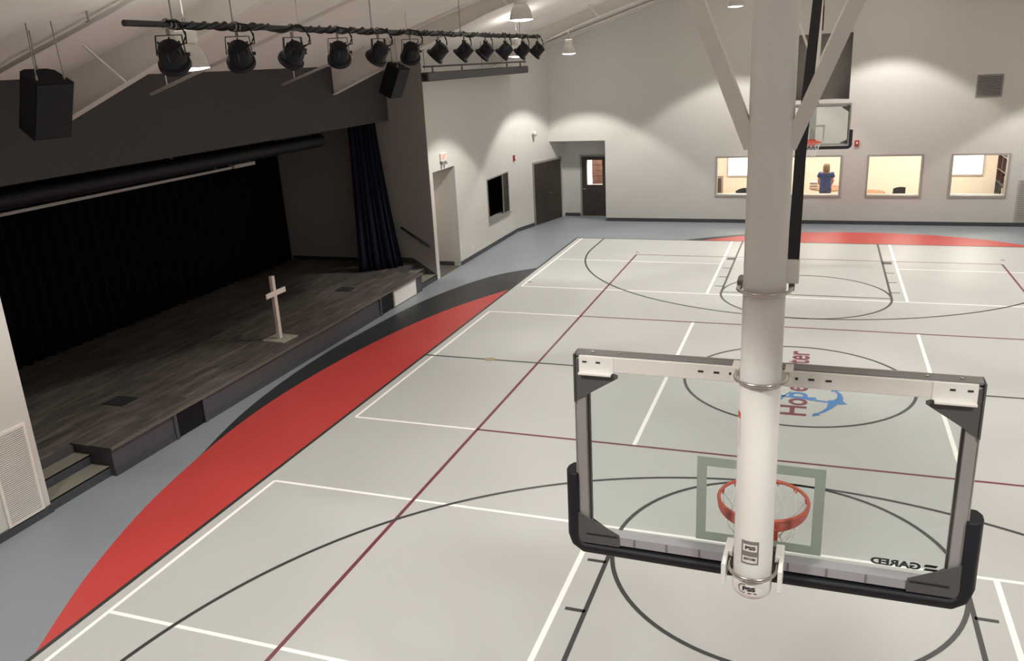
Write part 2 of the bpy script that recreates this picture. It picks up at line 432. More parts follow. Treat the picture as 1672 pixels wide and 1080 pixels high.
wb = MB(); wb.box(-9.34, 9.34, YN-0.2, YN, 0, ZT); wb.prism([(-9.34,YN-0.2,ZT),(9.34,YN-0.2,ZT),(9.34,YN-0.2,5.9),(0,YN-0.2,8.75),(-9.34,YN-0.2,5.9)], (0,0.2,0))
struct(wb.build('wall_near', M_wall))
# stage side walls
ws = MB(); ws.box(-13.9, XL-0.001, SY1, SY1+0.19, 0, 5.80)
struct(ws.build('wall_stage_right', M_return))
ws = MB(); ws.box(-13.9, XL-0.2, SY0-0.2, SY0, 0, 5.80); struct(ws.build('wall_stage_left', M_stagewall))
ws = MB(); ws.box(-13.9, -13.7, SY0, SY1, 0, 4.9); struct(ws.build('wall_stage_back', M_dark))
ws = MB(); ws.box(FX-0.2, FX, SY0, SY1, 4.12, 5.50); struct(ws.build('wall_stage_header', M_char))
ws = MB(); ws.box(-13.9, FX-0.2, SY0, SY1, 4.9, 5.1); struct(ws.build('ceiling_stage', M_dark))
# alcove behind the far wall
ws = MB(); ws.box(-8.6, -6.64, 15.0, 15.15, 0, 2.9); ws.box(-6.64, -6.45, YF+0.2, 15.15, 0, 2.9)
struct(ws.build('wall_alcove', M_wall))
ws = MB(); ws.box(-8.75, -6.5, YF+0.2, 15.15, 2.72, 2.9); struct(ws.build('ceiling_alcove', M_wall))
# hallway behind the left wall doorway
ws = MB(); ws.box(-13, XL-0.2, 7.18, 7.35, 0, 2.9); ws.box(-13.1, -13, 5.6, 7.35, 0, 2.9)
struct(ws.build('wall_hallway', M_beige))
ws = MB(); ws.box(-13, XL-0.2, 5.75, 7.18, 2.78, 2.95); struct(ws.build('ceiling_hallway', M_beige))
ws = MB(); ws.box(-13, XL-0.0, 5.75, 7.18, -0.15, 0.002); struct(ws.build('floor_hallway', M_brownfloor))

# ceiling liner (two pitches, softly waved between the purlins)
cl = MB()
def ceil_strip(x0, x1, sgn):
    ny = 240; nx = 10; g = []
    for j in range(ny+1):
        y = YN-0.2 + (YF+0.4-YN)*j/ny; row = []
        for i in range(nx+1):
            x = x0+(x1-x0)*i/nx
            row.append(cl.bm.verts.new((x, y, cz(x) + 0.03*min(1,max(0,(9.6-abs(x))/1.2))*abs(math.sin(PI*(y-3.08)/1.236)))))
        g.append(row)
    for j in range(ny):
        for i in range(nx):
            f = cl.bm.faces.new((g[j][i], g[j+1][i], g[j+1][i+1], g[j][i+1])); f.smooth = True
ceil_strip(-10.4, 0, 1); ceil_strip(0, 10.4, 1)
struct(cl.build('ceiling', M_ceil, recalc=False))
# rigid frame rafters with flange braces
def zf(x): return min(4.88 + 0.385*(10.15-abs(x)), cz(x)-0.28)
n = 0
for Y in (-11.76, -4.34, 3.08, 10.5):
    r = MB()
    for s in (-1, 1):
        xs = [10.14, 9.15, 8.2, 7.2, 6.37, 4, 2, 0] if (s < 0 and SY0 < Y < SY1) else [9.10, 8.2, 7.2, 6.37, 4, 2, 0]
        for a, b in zip(xs, xs[1:]):
            xa, xb = s*a, s*b
            r.prism([(xa,Y-0.006,zf(xa)),(xb,Y-0.006,zf(xb)),(xb,Y-0.006,cz(xb)+0.02),(xa,Y-0.006,cz(xa)+0.02)], (0,0.012,0))
            r.hull8([(xa,Y-0.09,zf(xa)-0.012),(xb,Y-0.09,zf(xb)-0.012),(xb,Y+0.09,zf(xb)-0.012),(xa,Y+0.09,zf(xa)-0.012),
                     (xa,Y-0.09,zf(xa)),(xb,Y-0.09,zf(xb)),(xb,Y+0.09,zf(xb)),(xa,Y+0.09,zf(xa))])
    ob = struct(r.build('ceiling_beam', M_steelwhite))
    for s in (-1, 1):
        for xb in (8.87, 5.9, 3.0):
            b = MB(); b.beam((s*xb, Y-0.08, zf(xb)), (s*(xb+0.1), Y-0.62, cz(xb)+0.01), 0.045, 0.02); b.build('brace', M_steelwhite, ob)
# end-wall rafter against the far wall
r = MB()
for s in (-1, 1):
    r.hull8([(s*9.1,YF-0.16,cz(9.1)-0.16),(0,YF-0.16,cz(0)-0.16),(0,YF-0.02,cz(0)-0.16),(s*9.1,YF-0.02,cz(9.1)-0.16),
             (s*9.1,YF-0.16,cz(9.1)-0.12),(0,YF-0.16,cz(0)-0.12),(0,YF-0.02,cz(0)-0.12),(s*9.1,YF-0.02,cz(9.1)-0.12)])
struct(r.build('trim_far_rafter', M_steelwhite))

# baseboards
def bb(name, x0, x1, y0, y1):
    b = MB(); b.box(x0, x1, y0, y1, 0.0, 0.115); struct(b.build(name, M_base))
bb('baseboard_left', XL, XL+0.015, 7.18, 12.0); bb('baseboard_left_near', XL, XL+0.02, YN, SY0)
bb('baseboard_far', -6.63, XR, YF-0.015, YF); bb('baseboard_right', XR-0.015, XR, YN, YF)
b = MB(); b.prism([A0, A0+AD*1.10, A0+AD*1.10+AN*0.015, A0+AN*0.015], (0,0,0.115)); struct(b.build('baseboard_angled', M_base))
bb('baseboard_alcove', -8.35, -7.78, 14.985, 15.0); bb('baseboard_alcove_side', -6.655, -6.64, YF+0.0, 15.0)
bb('baseboard_hall', -13, XL-0.2, 7.165, 7.18)
# near-left wall end: wraps the stage opening
b = MB(); b.box(XL-0.2, XL+0.02, SY0, SY0+0.02, 0, 0.115); struct(b.build('baseboard_left_end', M_base))

# ------------------------------------------------------------------ windows in the far wall
for i, (a, b_) in enumerate(WIN):
    e = struct(empty('window_%d' % (i+1), ((a+b_)/2, YF, WZ0)))
    cx = (a+b_)/2
    m = MB(); t = 0.055
    for (u0,u1,z0,z1) in ((a,b_,WZ0,WZ0+t),(a,b_,WZ1-t,WZ1),(a,a+t,WZ0+t,WZ1-t),(b_-t,b_,WZ0+t,WZ1-t)):
        m.box(u0-cx, u1-cx, -0.025, 0.225, z0-WZ0, z1-WZ0)
    m.build('window_frame', mat('hollow_metal_frame', (0.38, 0.355, 0.33, 1), 0.5), e)
    g = MB(); g.box(a+t-cx, b_-t-cx, 0.09, 0.10, t, WZ1-WZ0-t); g.build('pane', G_win, e)
    s_ = MB(); s_.box(a+t-cx, b_-t-cx, 0.10, 0.25, t, t+0.012); s_.build('window_sill', M_signw, e)
# kitchen pass-through window in the left wall
e = struct(empty('window_5', (XL, 10.4, 0.8)))
m = MB(); t = 0.035
for (u0,u1,z0,z1) in ((-0.93,0.93,0,t),(-0.93,0.93,1.28-t,1.28),(-0.93,-0.93+t,t,1.28-t),(0.93-t,0.93,t,1.28-t)):
    m.box(-0.22, 0.02, u0, u1, z0, z1)
m.build('window_frame', M_frame, e)
m = MB(); m.box(-0.02, 0.01, 0.40, 0.44, t, 1.28-t); m.build('mullion', M_frame, e)
m = MB(); m.box(-0.02, -0.01, 0.44, 0.895, t, 1.28-t); m.build('side_panel', M_dkdoor, e, 'dark closed panel')
m = MB(); m.box(0.02, 0.06, -0.95, 0.95, -0.02, 0.0); m.build('window_sill', M_frame, e)
# dark kitchen behind it
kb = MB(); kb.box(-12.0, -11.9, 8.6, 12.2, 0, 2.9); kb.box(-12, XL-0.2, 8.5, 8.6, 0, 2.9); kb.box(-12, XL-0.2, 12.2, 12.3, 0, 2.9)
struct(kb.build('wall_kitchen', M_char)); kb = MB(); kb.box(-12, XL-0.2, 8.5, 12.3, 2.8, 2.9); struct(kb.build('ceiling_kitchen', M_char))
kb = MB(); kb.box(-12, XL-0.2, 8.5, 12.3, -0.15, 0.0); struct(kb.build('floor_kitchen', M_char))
k = empty('kitchen_counter', (-10.2, 10.3, 0)); tag(k, 'grey counter standing in the dark room behind the pass-through window', 'counter')
m = MB(); m.box(-0.30, 0.30, -1.3, 1.3, 0.0, 0.80); m.build('cabinet', M_frame, k)
m = MB(); m.box(-0.34, 0.34, -1.35, 1.35, 0.80, 0.84); m.build('countertop', mat('pale_counter', (0.30,0.26,0.22,1), 0.4), k)
m = MB(); m.lathe([(0,0),(0.09,0),(0.15,0.05),(0.145,0.055),(0.085,0.01),(0,0.01)], 20, Matrix.Translation((-10.05,9.95,0.84)))
tag(m.build('white_bowl', M_white), 'small white bowl on the counter behind the pass-through window', 'bowl')

# ------------------------------------------------------------------ recess high in the far wall
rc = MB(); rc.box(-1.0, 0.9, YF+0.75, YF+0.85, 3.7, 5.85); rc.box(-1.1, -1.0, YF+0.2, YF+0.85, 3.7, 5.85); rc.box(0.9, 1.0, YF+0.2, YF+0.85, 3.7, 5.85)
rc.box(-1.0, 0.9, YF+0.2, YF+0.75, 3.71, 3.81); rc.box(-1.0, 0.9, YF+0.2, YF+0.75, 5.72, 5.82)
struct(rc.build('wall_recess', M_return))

# ------------------------------------------------------------------ meeting room behind the far windows
RY = 18.0
rm = MB(); rm.box(-3.8, 6.6, RY, RY+0.1, 0, 2.75); rm.box(-3.9, -3.8, YF+0.2, RY, 0, 2.75); rm.box(6.6, 6.7, YF+0.2, RY, 0, 2.75)
struct(rm.build('wall_meeting_room', M_cream))
rm = MB(); rm.box(-3.8, 6.6, YF+0.2, RY, 2.7, 2.8); struct(rm.build('ceiling_meeting_room', M_white))
rm = MB(); rm.box(-3.8, 6.6, YF+0.2, RY, -0.1, 0.0); struct(rm.build('floor_meeting_room', mat('tan_carpet', (0.35,0.28,0.20,1), 0.9, noise=0.1)))
for i, (x0, x1) in enumerate(((-2.95,-1.55),(4.42,5.30))):
    e = struct(empty('window_%d' % (6+i), ((x0+x1)/2, RY, 1.03))); h = (x1-x0)/2
    m = MB()
    for (u0,u1,z0,z1) in ((-h-.05,h+.05,-.05,0),(-h-.05,h+.05,1.15,1.2),(-h-.05,-h,0,1.15),(h,h+.05,0,1.15)): m.box(u0,u1,-0.05,0,z0,z1)
    m.build('window_frame', M_wframe, e)
    m = MB(); m.box(-h, h, -0.03, -0.02, 0, 1.15); m.build('pane', M_daylight, e, 'pane glowing with daylight')
for x in (-2.2, 0.4, 2.9, 5.0):  # unseen panels added to light the meeting room
    t_ = empty('added_ceiling_light', (x, 16.2, 2.7)); tag(t_, 'unseen added ceiling panel lighting the meeting room, at X %.0f' % x, 'light')
    t_['label'] = {-2.2: 'unseen added ceiling panel light over the black office chair', 0.4: 'unseen added ceiling panel light over the person in blue',
                   2.9: 'unseen added ceiling panel light over the round brown table', 5.0: 'unseen added ceiling panel light beside the dark bookcase'}[x]
    m = MB(); m.box(-0.32, 0.32, -0.62, 0.62, -0.03, 0.0); m.build('housing', M_white, t_)
    m = MB(); m.box(-0.28, 0.28, -0.58, 0.58, -0.035, -0.031); m.build('diffuser', mat('added_panel_diffuser', (1,1,1,1), 0.5, emit=(1,0.86,0.66,1), es=2.0), t_)
    ld = bpy.data.lights.new('added_room_lamp', 'AREA'); ld.shape = 'RECTANGLE'; ld.size = 0.6; ld.size_y = 1.2; ld.energy = 80; ld.color = (1, 0.87, 0.76)
    lo = bpy.data.objects.new('added_room_glow', ld); col.objects.link(lo); lo.parent = t_; lo.location = (0, 0, -0.05)

# ------------------------------------------------------------------ doors
# alcove door with a glazed upper half, and the lobby seen through it
d = struct(empty('door_1', (-7.25, 15.0, 0)))
m = MB(); m.box(-0.50,-0.44,-0.04,0.03,0,2.16); m.box(0.44,0.50,-0.04,0.03,0,2.16); m.box(-0.44,0.44,-0.04,0.03,2.10,2.16); m.build('door_frame', M_frame, d)
m = MB()
holed(m, 'y', -0.03, -0.001, -0.44, 0.44, 0.02, 2.10, [(-0.27,0.30,1.12,1.98)])
m.build('door_leaf', M_dkdoor, d)
m = MB(); m.box(-0.27,0.30,-0.02,-0.012,1.12,1.98); m.build('pane', G_win, d)
m = MB(); m.tube([(-0.37,-0.04,0.98),(-0.37,-0.09,0.98),(-0.27,-0.09,0.98)],0.012); m.lathe([(0,0),(0.03,0),(0.03,0.012),(0,0.012)],12,Matrix.Translation((-0.37,-0.03,0.98))@Matrix.Rotation(PI/2,4,'X')); m.build('door_handle', M_chrome, d)
m = MB(); m.box(-0.44,0.44,-0.05,0.0,0,0.02); m.build('threshold', M_alu, d)
wf2 = bpy.data.objects['wall_alcove']
# cut for the glass: wall_alcove is rebuilt around the door
bpy.data.objects.remove(wf2)
ws = MB(); holed(ws, 'y', 15.0, 15.15, -8.6, -6.64, 0, 2.9, [(-7.52,-6.95,1.12,1.98)]); ws.box(-6.64, -6.45, YF+0.2, 15.15, 0, 2.9)
struct(ws.build('wall_alcove', M_wall))
lb = MB()
for k_ in range(12): lb.box(-7.77, -5.6, 16.7+0.01*(k_%2), 16.85, k_*0.2, k_*0.2+0.19)
struct(lb.build('wall_lobby', M_brick))
lb = MB(); lb.box(-8.6, -7.79, 16.7, 16.8, 0, 2.4); struct(lb.build('window_8', M_daylight))  # glowing panel added for the white brightness beyond the door glass, not a window
ld = bpy.data.lights.new('lobby', 'AREA'); ld.size = 1.0; ld.energy = 60; ld.color = (1,0.9,0.8)
lo = bpy.data.objects.new('lobby_added_light', ld); col.objects.link(lo); lo.location = (-7.0, 15.9, 2.6)  # area light added to brighten the lobby, no fixture
ld = bpy.data.lights.new('hallway', 'AREA'); ld.size = 0.9; ld.energy = 26; ld.color = (1,0.93,0.86)
lo = bpy.data.objects.new('hallway_added_light', ld); col.objects.link(lo); lo.location = (-11.2, 6.4, 2.74)  # added lamp without a fixture, brightens the hallway walls
# double doors in the angled wall
ang = math.atan2(AD.y, AD.x)
dc = A0 + AD*2.0
dd = struct(empty('door_2', (dc.x, dc.y, 0), ang))
m = MB(); m.box(-0.93,-0.87,-0.03,0.02,0,2.13); m.box(0.87,0.93,-0.03,0.02,0,2.13); m.box(-0.87,0.87,-0.03,0.02,2.07,2.13); m.build('door_frame', M_frame, dd)
for s in (-1, 1):
    m = MB(); m.box(min(0,s*0.87)+0.003, max(0,s*0.87)-0.003, -0.022, 0.0, 0.01, 2.07); lf = m.build('door_leaf', M_dkdoor, dd)
m = MB(); m.lathe([(0,0),(0.03,0),(0.03,0.012),(0,0.012)],12,Matrix.Translation((0.07,-0.022,1.0))@Matrix.Rotation(PI/2,4,'X')); m.tube([(0.07,-0.03,1.0),(0.07,-0.08,1.0),(0.18,-0.08,1.0)],0.012); m.build('door_handle', M_chrome, dd)

# ------------------------------------------------------------------ wall fittings
def louvre(name, x, y, z, wd, ht, axis, ns, m1, m2, label):
    e = empty(name, (x, y, z)); tag(e, label, 'vent')
    f = MB(); s = MB(); bk = MB()
    def put(mb, u0, u1, d0, d1, z0, z1):
        if axis == 'x': mb.box(d0, d1, u0, u1, z0, z1)
        else: mb.box(u0, u1, -d1, -d0, z0, z1)
    h = wd/2; t = 0.035
    for a in ((-h,h,0,t),(-h,h,ht-t,ht),(-h,-h+t,t,ht-t),(h-t,h,t,ht-t)): put(f, a[0], a[1], 0, 0.02, a[2], a[3])
    put(bk, -h+t, h-t, 0.001, 0.003, t, ht-t)
    for k in range(ns):
        zz = t + (ht-2*t)*(k+0.5)/ns; q = (ht-2*t)/ns
        put(s, -h+t, h-t, 0.004, 0.016, zz-q*0.28, zz+q*0.28)
    f.build('frame', m1, e); bk.build('backing', m2, e); s.build('slat_panel', m1, e)
    return e
louvre('wall_vent', XL, -7.165, 0.10, 0.53, 1.24, 'x', 44, M_signw, M_dark, 'tall white louvred return grille low on the wall beside the stage')
louvre('wall_vent', 4.62, YF, 3.74, 0.68, 0.63, 'y', 14, M_frame, M_dark, 'dark square exhaust grille high on the far wall')
louvre('wall_vent', 6.05, YF, 0.13, 0.76, 1.25, 'y', 22, M_wframe, M_frame, 'grey louvred grille low on the far wall right of the windows')
# exit sign
ex = empty('exit_sign', (XL, 6.42, 3.0)); tag(ex, 'white exit sign with red letters above the doorway', 'exit sign')
m = MB(); m.box(0.0, 0.05, -0.17, 0.17, 0.0, 0.20); m.build('housing', M_signw, ex)
m = MB(); put_text(m, 'EXIT', lambda u, v: (0.052, u, v), 0.01, (-0.14, 0.14, 0.03, 0.17)); m.build('lettering', M_signr, ex, 'red letters', recalc=False)
m = MB()
for s in (-1, 1): m.lathe([(0,0),(0.035,0),(0.05,0.07),(0,0.07)], 14, Matrix.Translation((0.06, s*0.09, -0.02))@Matrix.Rotation(PI,4,'X'))
m.box(0, 0.05, -0.14, 0.14, -0.04, 0.0); m.build('emergency_lamp_heads', M_frame, ex)
def alarm(name, p, ang_, label):
    e = empty(name, p, ang_); tag(e, label, 'fire alarm')
    m = MB(); m.box(-0.06,0.06,-0.05,0.0,-0.09,0.09); m.build('housing', M_alarm, e)
    m = MB(); m.box(-0.025,0.025,-0.07,-0.05,-0.02,0.05); m.build('strobe_lens', M_signw, e)
alarm('fire_strobe', (XL, 11.95, 2.42), PI/2, 'red fire strobe on the left wall above the pass-through window')
alarm('fire_strobe', (1.21, YF, 2.50), 0, 'red fire strobe on the far wall beside the far backboard')
cp = A0+AD*1.17
e = empty('security_camera', (cp.x, cp.y, 3.10), ang); tag(e, 'small white dome camera on the angled wall above the double doors', 'camera')
m = MB(); m.box(-0.05,0.05,-0.10,0.0,-0.03,0.06); m.build('bracket', M_white, e)
m = MB(); m.lathe([(0,-0.09),(0.05,-0.08),(0.075,-0.03),(0.07,0.0),(0,0.0)],16,Matrix.Translation((0,-0.1,-0.02))); m.build('dome', M_wframe, e)
m = MB(); m.box(0,0.008,-0.035,0.035,-0.055,0.055); o = m.build('wall_outlet', M_signw); o.location = (XL, 8.10, 0.34); tag(o, 'white wall outlet low on the left wall near the doorway', 'outlet')
e = empty('stair_handrail', (-9.64, SY1, 1.15)); tag(e, 'sloping grey handrail on the wall over the far stage stairs', 'handrail')
m = MB(); m.tube([(-0.40,-0.07,0.25),(0.38,-0.07,-0.24)],0.03); m.build('rail', M_blk, e)
for s in (-0.25, 0.25): m = MB(); m.tube([(s,0,-0.62*s-0.04),(s,-0.07,-0.62*s-0.01)],0.01); m.build('bracket', M_frame, e)

# ------------------------------------------------------------------ stage
st = struct(empty('floor_stage', (0,0,0)))
def stage_part(name, m, boxes, label=None):
    b = MB()
    for q in boxes: b.box(*q)
    return b.build(name, m, st, label)
stage_part('deck', M_plank, [(-13.7,-9.8,SY0,SY1,SH-0.03,SH),(-9.8,-9.05,-5.77,4.52,SH-0.03,SH)])
stage_part('front_panel', M_stagefront, [(-9.12,-9.07,-5.75,-4.47,0,SH-0.03),(-9.12,-9.07,-3.79,2.28,0,SH-0.03),
    (-9.8,-9.12,-5.75,-5.70,0,SH-0.03),(-9.8,-9.75,SY0,-5.75,0.30,SH-0.03),(-9.8,-9.75,4.5,SY1,0.30,SH-0.03),(-9.8,-9.07,4.45,4.5,0,SH-0.03)])
stage_part('base_strip', M_base, [(-9.07,-9.055,-5.75,-4.5,0,0.10),(-9.07,-9.055,-3.76,2.25,0,0.10)])
stage_part('edge_trim', mat('stage_edge_trim',(0.14,0.125,0.105,1),0.6), [(-9.05,-9.035,-5.77,4.52,SH-0.035,SH)])
stage_part('access_panel', M_blkp, [(-9.10,-9.062,-4.44,-3.82,0.01,SH-0.03)], 'black access panel nearer the camera')
stage_part('access_panel', M_blkp, [(-9.10,-9.065,2.31,2.92,0.01,SH-0.03)], 'black access panel farther away')
stage_part('panel_post', M_stagefront, [(-9.10,-9.04,-4.50,-4.44,0,SH-0.04)]); stage_part('panel_post', M_stagefront, [(-9.10,-9.04,-3.82,-3.76,0,SH-0.04)])
stage_part('panel_post', M_stagefront, [(-9.10,-9.04,2.25,2.31,0,SH-0.04)])
stage_part('white_panel', M_white, [(-9.11,-9.06,2.94,4.14,0.02,SH-0.04)], 'white framed front panel')
stage_part('white_panel_rim', M_wframe, [(-9.06,-9.05,2.94,4.14,0.36,0.40),(-9.06,-9.05,2.94,2.98,0.02,0.36)])
stage_part('front_panel_end', M_stagefront, [(-9.12,-9.07,4.16,4.46,0,SH-0.03)])
for (ya, yb, tx) in ((SY0, -5.75, 'near'), (4.5, SY1, 'far')):
    stage_part('riser', M_base, [(-9.17,-9.15,ya,yb,0,0.15),(-9.49,-9.47,ya,yb,0.15,0.30)])
    stage_part('tread', M_tread, [(-9.49,-9.15,ya,yb,0.13,0.155)]); stage_part('tread', M_tread, [(-9.80,-9.47,ya,yb,0.28,0.305)])
sk = MB(); sk.prism([(-9.13,SY1-0.015,0),(-9.13,SY1-0.015,0.14),(-9.8,SY1-0.015,0.58),(-10.6,SY1-0.015,0.58),(-10.6,SY1-0.015,0.45),(-9.8,SY1-0.015,0.45),(-9.8,SY1-0.015,0)], (0,0.015,0))
sk.build('stair_skirt', M_base, st)
bb_ = MB(); bb_.box(-13.5,-10.6,SY1-0.012,SY1,SH,SH+0.09); struct(bb_.build('baseboard_stage', M_dark))
# floor pockets
for i, (x, y, lab) in enumerate(((-10.29,-4.28,'black floor pocket set in the stage boards near the closer stairs'),(-10.22,2.75,'black floor pocket set in the stage boards behind the white panel'))):
    e = empty('floor_pocket', (x, y, SH)); tag(e, lab, 'floor box', 'stage floor pockets')
    m = MB(); m.box(-0.19,0.19,-0.17,0.17,0,0.006); m.build('lid', M_dark, e)
    m = MB(); m.box(-0.2,0.2,-0.18,-0.165,0,0.008); m.box(-0.2,0.2,0.165,0.18,0,0.008); m.box(-0.2,-0.185,-0.165,0.165,0,0.008); m.box(0.185,0.2,-0.165,0.165,0,0.008); m.build('rim', M_blk, e)
# cross
e = empty('wooden_cross', (-9.56,-0.88,SH)); tag(e, 'white wooden cross standing on a square plywood base on the stage', 'cross')
m = MB(); m.prism([(-0.27,-0.20,0),(0.24,-0.24,0),(0.27,0.22,0),(-0.24,0.26,0)], (0,0,0.02)); m.build('base', M_plinth, e)
m = MB(); m.box(-0.035,0.035,-0.045,0.045,0.02,1.26); m.build('post', M_cross, e, bevel=0.004)
m = MB(); m.box(0.034,0.06,-0.31,0.31,0.88,0.98); m.build('crossbar', M_cross, e, bevel=0.004)
# curtains
def curtain(name, A, B, A2, B2, z0, z1, amp, wl_, m, label, rows=10, per=8):
    A, B, A2, B2 = map(Vector, (A, B, A2, B2)); L = (B-A).length; n = int(L/wl_*per); mb = MB(); g = []
    nrm = Vector((-(B-A).y, (B-A).x)).normalized()
    ph = [random.uniform(-0.5, 0.5) for _ in range(n+1)]
    for j in range(rows+1):
        t = j/rows; row = []
        for i in range(n+1):
            u = i/n; p = (A+(B-A)*u)*(1-t)**1.5 + (A2+(B2-A2)*u)*(1-(1-t)**1.5)
            a = amp*(0.6+0.4*(1-t)); q = p + nrm*a*math.sin(2*PI*u*L/wl_ + ph[i]*0.5 + 1.2*math.sin(u*23))
            row.append(mb.bm.verts.new((q.x, q.y, z0+(z1-z0)*t)))
        g.append(row)
    for j in range(rows):
        for i in range(n):
            f = mb.bm.faces.new((g[j][i], g[j][i+1], g[j+1][i+1], g[j+1][i])); f.smooth = True
    o = mb.build(name, m, recalc=False)
    md = o.modifiers.new('thick', 'SOLIDIFY'); md.thickness = 0.006
    return tag(o, label, 'curtain')
curtain('stage_curtain', (-13.42,SY0+0.05), (-13.42,5.30), (-13.42,SY0+0.05), (-13.42,5.25), SH+0.02, 4.88, 0.05, 0.28, M_curt, 'wide black backdrop curtain hanging across the rear of the stage')
curtain('stage_curtain', (-10.72,4.32), (-9.86,5.08), (-11.0,4.98), (-10.42,5.26), SH+0.02, 4.88, 0.05, 0.17, M_curt2, 'gathered dark navy side curtain at the far end of the stage', rows=14, per=10)
# big roll under the header with its pale bar
e = empty('rolled_stage_screen', (-10.75, -2.0, 3.87)); tag(e, 'long black screen roll hanging under the header over the stage', 'projection screen')
m = MB(); m.tube([(0,-4.75,0),(0,5.22,0)], 0.15, 20); m.build('roll', M_blkp, e)
m = MB(); m.box(-0.05,0.0,-4.75,1.95,-0.235,-0.19); m.build('bottom_bar', M_frame, e, 'pale grey bottom bar')
m = MB(); m.box(-0.14,0.0,2.05,2.72,-0.24,-0.17); m.build('motor_box', M_frame, e, 'small grey box at the end of the bar')
for yy in (-4.6, 0.3, 5.0): m = MB(); m.box(-0.03,0.03,yy-0.03,yy+0.03,0.12,1.03); m.build('hanger', M_blk, e)
for yy in (-3.8, 1.5, 2.4): m = MB(); m.box(-0.06,-0.02,yy-0.02,yy+0.02,-0.2,-0.1); m.build('bracket', M_blk, e)

# ------------------------------------------------------------------ pendant high bay lamps
def make_bay():
    r = empty('high_bay_light')
    m = MB(); m.lathe([(0.205,-0.235),(0.20,-0.20),(0.175,-0.09),(0.135,-0.01),(0.10,0.03),(0.0,0.03)], 28); m.build('reflector', M_shade, r)
    m = MB(); m.lathe([(0,-0.262),(0.10,-0.257),(0.20,-0.238),(0.207,-0.232)], 28); m.build('lens', M_lamp, r, 'glowing lens')
    m = MB(); m.lathe([(0,0.03),(0.10,0.03),(0.12,0.06),(0.12,0.16),(0.09,0.19),(0,0.19)], 20); m.build('ballast_housing', M_steelwhite, r)
    m = MB(); m.tube([(0,0,0.19),(0,0,0.26)], 0.03, 10); m.tube([(0.02*math.cos(a),0,0.28+0.02*math.sin(a)) for a in [2*PI*i/10 for i in range(10)]], 0.005, 6, closed=True); m.build('hook', M_frame, r)
    return r
bay0 = make_bay()
names = ['white high bay pendant lamp behind the first two stage lights of the pipe', 'white high bay pendant lamp above the far half of the stage light pipe',
         'white high bay pendant lamp hanging behind the wall screen roll', 'small white high bay pendant lamp against the far wall by its left corner',
         'white high bay pendant lamp just left of the near hoop mast, at the top edge']
bay_all = [bay0] + [copy_tree(bay0) for _ in BAYS[1:]]
for i, (x, y, z) in enumerate(BAYS):
    b = bay_all[i]
    b.location = (x, y, z+0.235)
    row = 'by the far wall' if y > 10 else 'beyond the half-court line' if y > 4 else 'over the half-court line' if y > -1 else 'before the half-court line' if y > -8 else 'behind the near hoop'
    cl_ = 'left outer' if x < -5 else 'left inner' if x < 0 else 'right inner' if x < 5 else 'right outer'
    tag(b, names[i] if i < 5 else 'white high bay pendant lamp, %s row, %s' % (cl_, row), 'pendant light', 'high bay pendant lamps')
    m = MB(); top = cz(x)-(z+0.235); m.tube([(0,0,0.29),(0,0,top)], 0.006, 6); m.build('suspension_cable', M_steelwhite, b)
    ld = bpy.data.lights.new('high_bay', 'SPOT'); ld.energy = LAMP_W; ld.color = LAMP_C
    ld.spot_size = math.radians(103); ld.spot_blend = 0.12; ld.shadow_soft_size = 0.17
    lo = bpy.data.objects.new('high_bay_beam', ld); col.objects.link(lo); lo.parent = b; lo.location = (0,0,-0.45)
    ld = bpy.data.lights.new('high_bay_spill', 'POINT'); ld.energy = SPILL_W; ld.color = LAMP_C; ld.shadow_soft_size = 0.17
    lo = bpy.data.objects.new('high_bay_scatter', ld); col.objects.link(lo); lo.parent = b; lo.location = (0,0,-0.47)
    ld = bpy.data.lights.new('high_bay_up', 'SPOT'); ld.energy = UP_W; ld.color = LAMP_C
    ld.spot_size = math.radians(175); ld.spot_blend = 1.0; ld.shadow_soft_size = 0.2
    lo = bpy.data.objects.new('high_bay_uplight', ld); col.objects.link(lo); lo.parent = b; lo.location = (0,0,0.05); lo.rotation_euler = (PI,0,0)

# ------------------------------------------------------------------ stage light pipe
BX, BZ = -5.5, 5.85
e = empty('lighting_pipe', (BX, -2.0, BZ)); tag(e, 'long black pipe hung from the ceiling carrying twelve stage lights', 'lighting pipe')
m = MB(); m.tube([(0,-5.89,0),(0,5.75,0)], 0.028, 14); m.build('pipe', M_blk, e)
for k in range(3):
    m = MB(); pts = []
    for i in range(520):
        y = -5.35 + 11.1*i/519; a = y*(9.1+2.3*k)+k*2.1+0.9*math.sin(y*2.7+k)
        rr = 0.034+0.006*math.sin(y*7+k)
        pts.append((rr*math.cos(a), y, rr*math.sin(a)+0.004*math.sin(y*9)))
    m.tube(pts, 0.011, 6); m.build('cable_wrap', M_blkp, e)
for yy in (-7.29,-6.41,-3.50,-0.49,2.51):
    m = MB(); m.tube([(0,yy+2,0.03),(0,yy+2,cz(BX)-BZ)], 0.007, 6); m.tube([(0.04*math.cos(a),yy+2,0.04*math.sin(a)) for a in [2*PI*i/14 for i in range(14)]], 0.008, 6, closed=True)
    m.build('hanger_rod', M_frame, e)

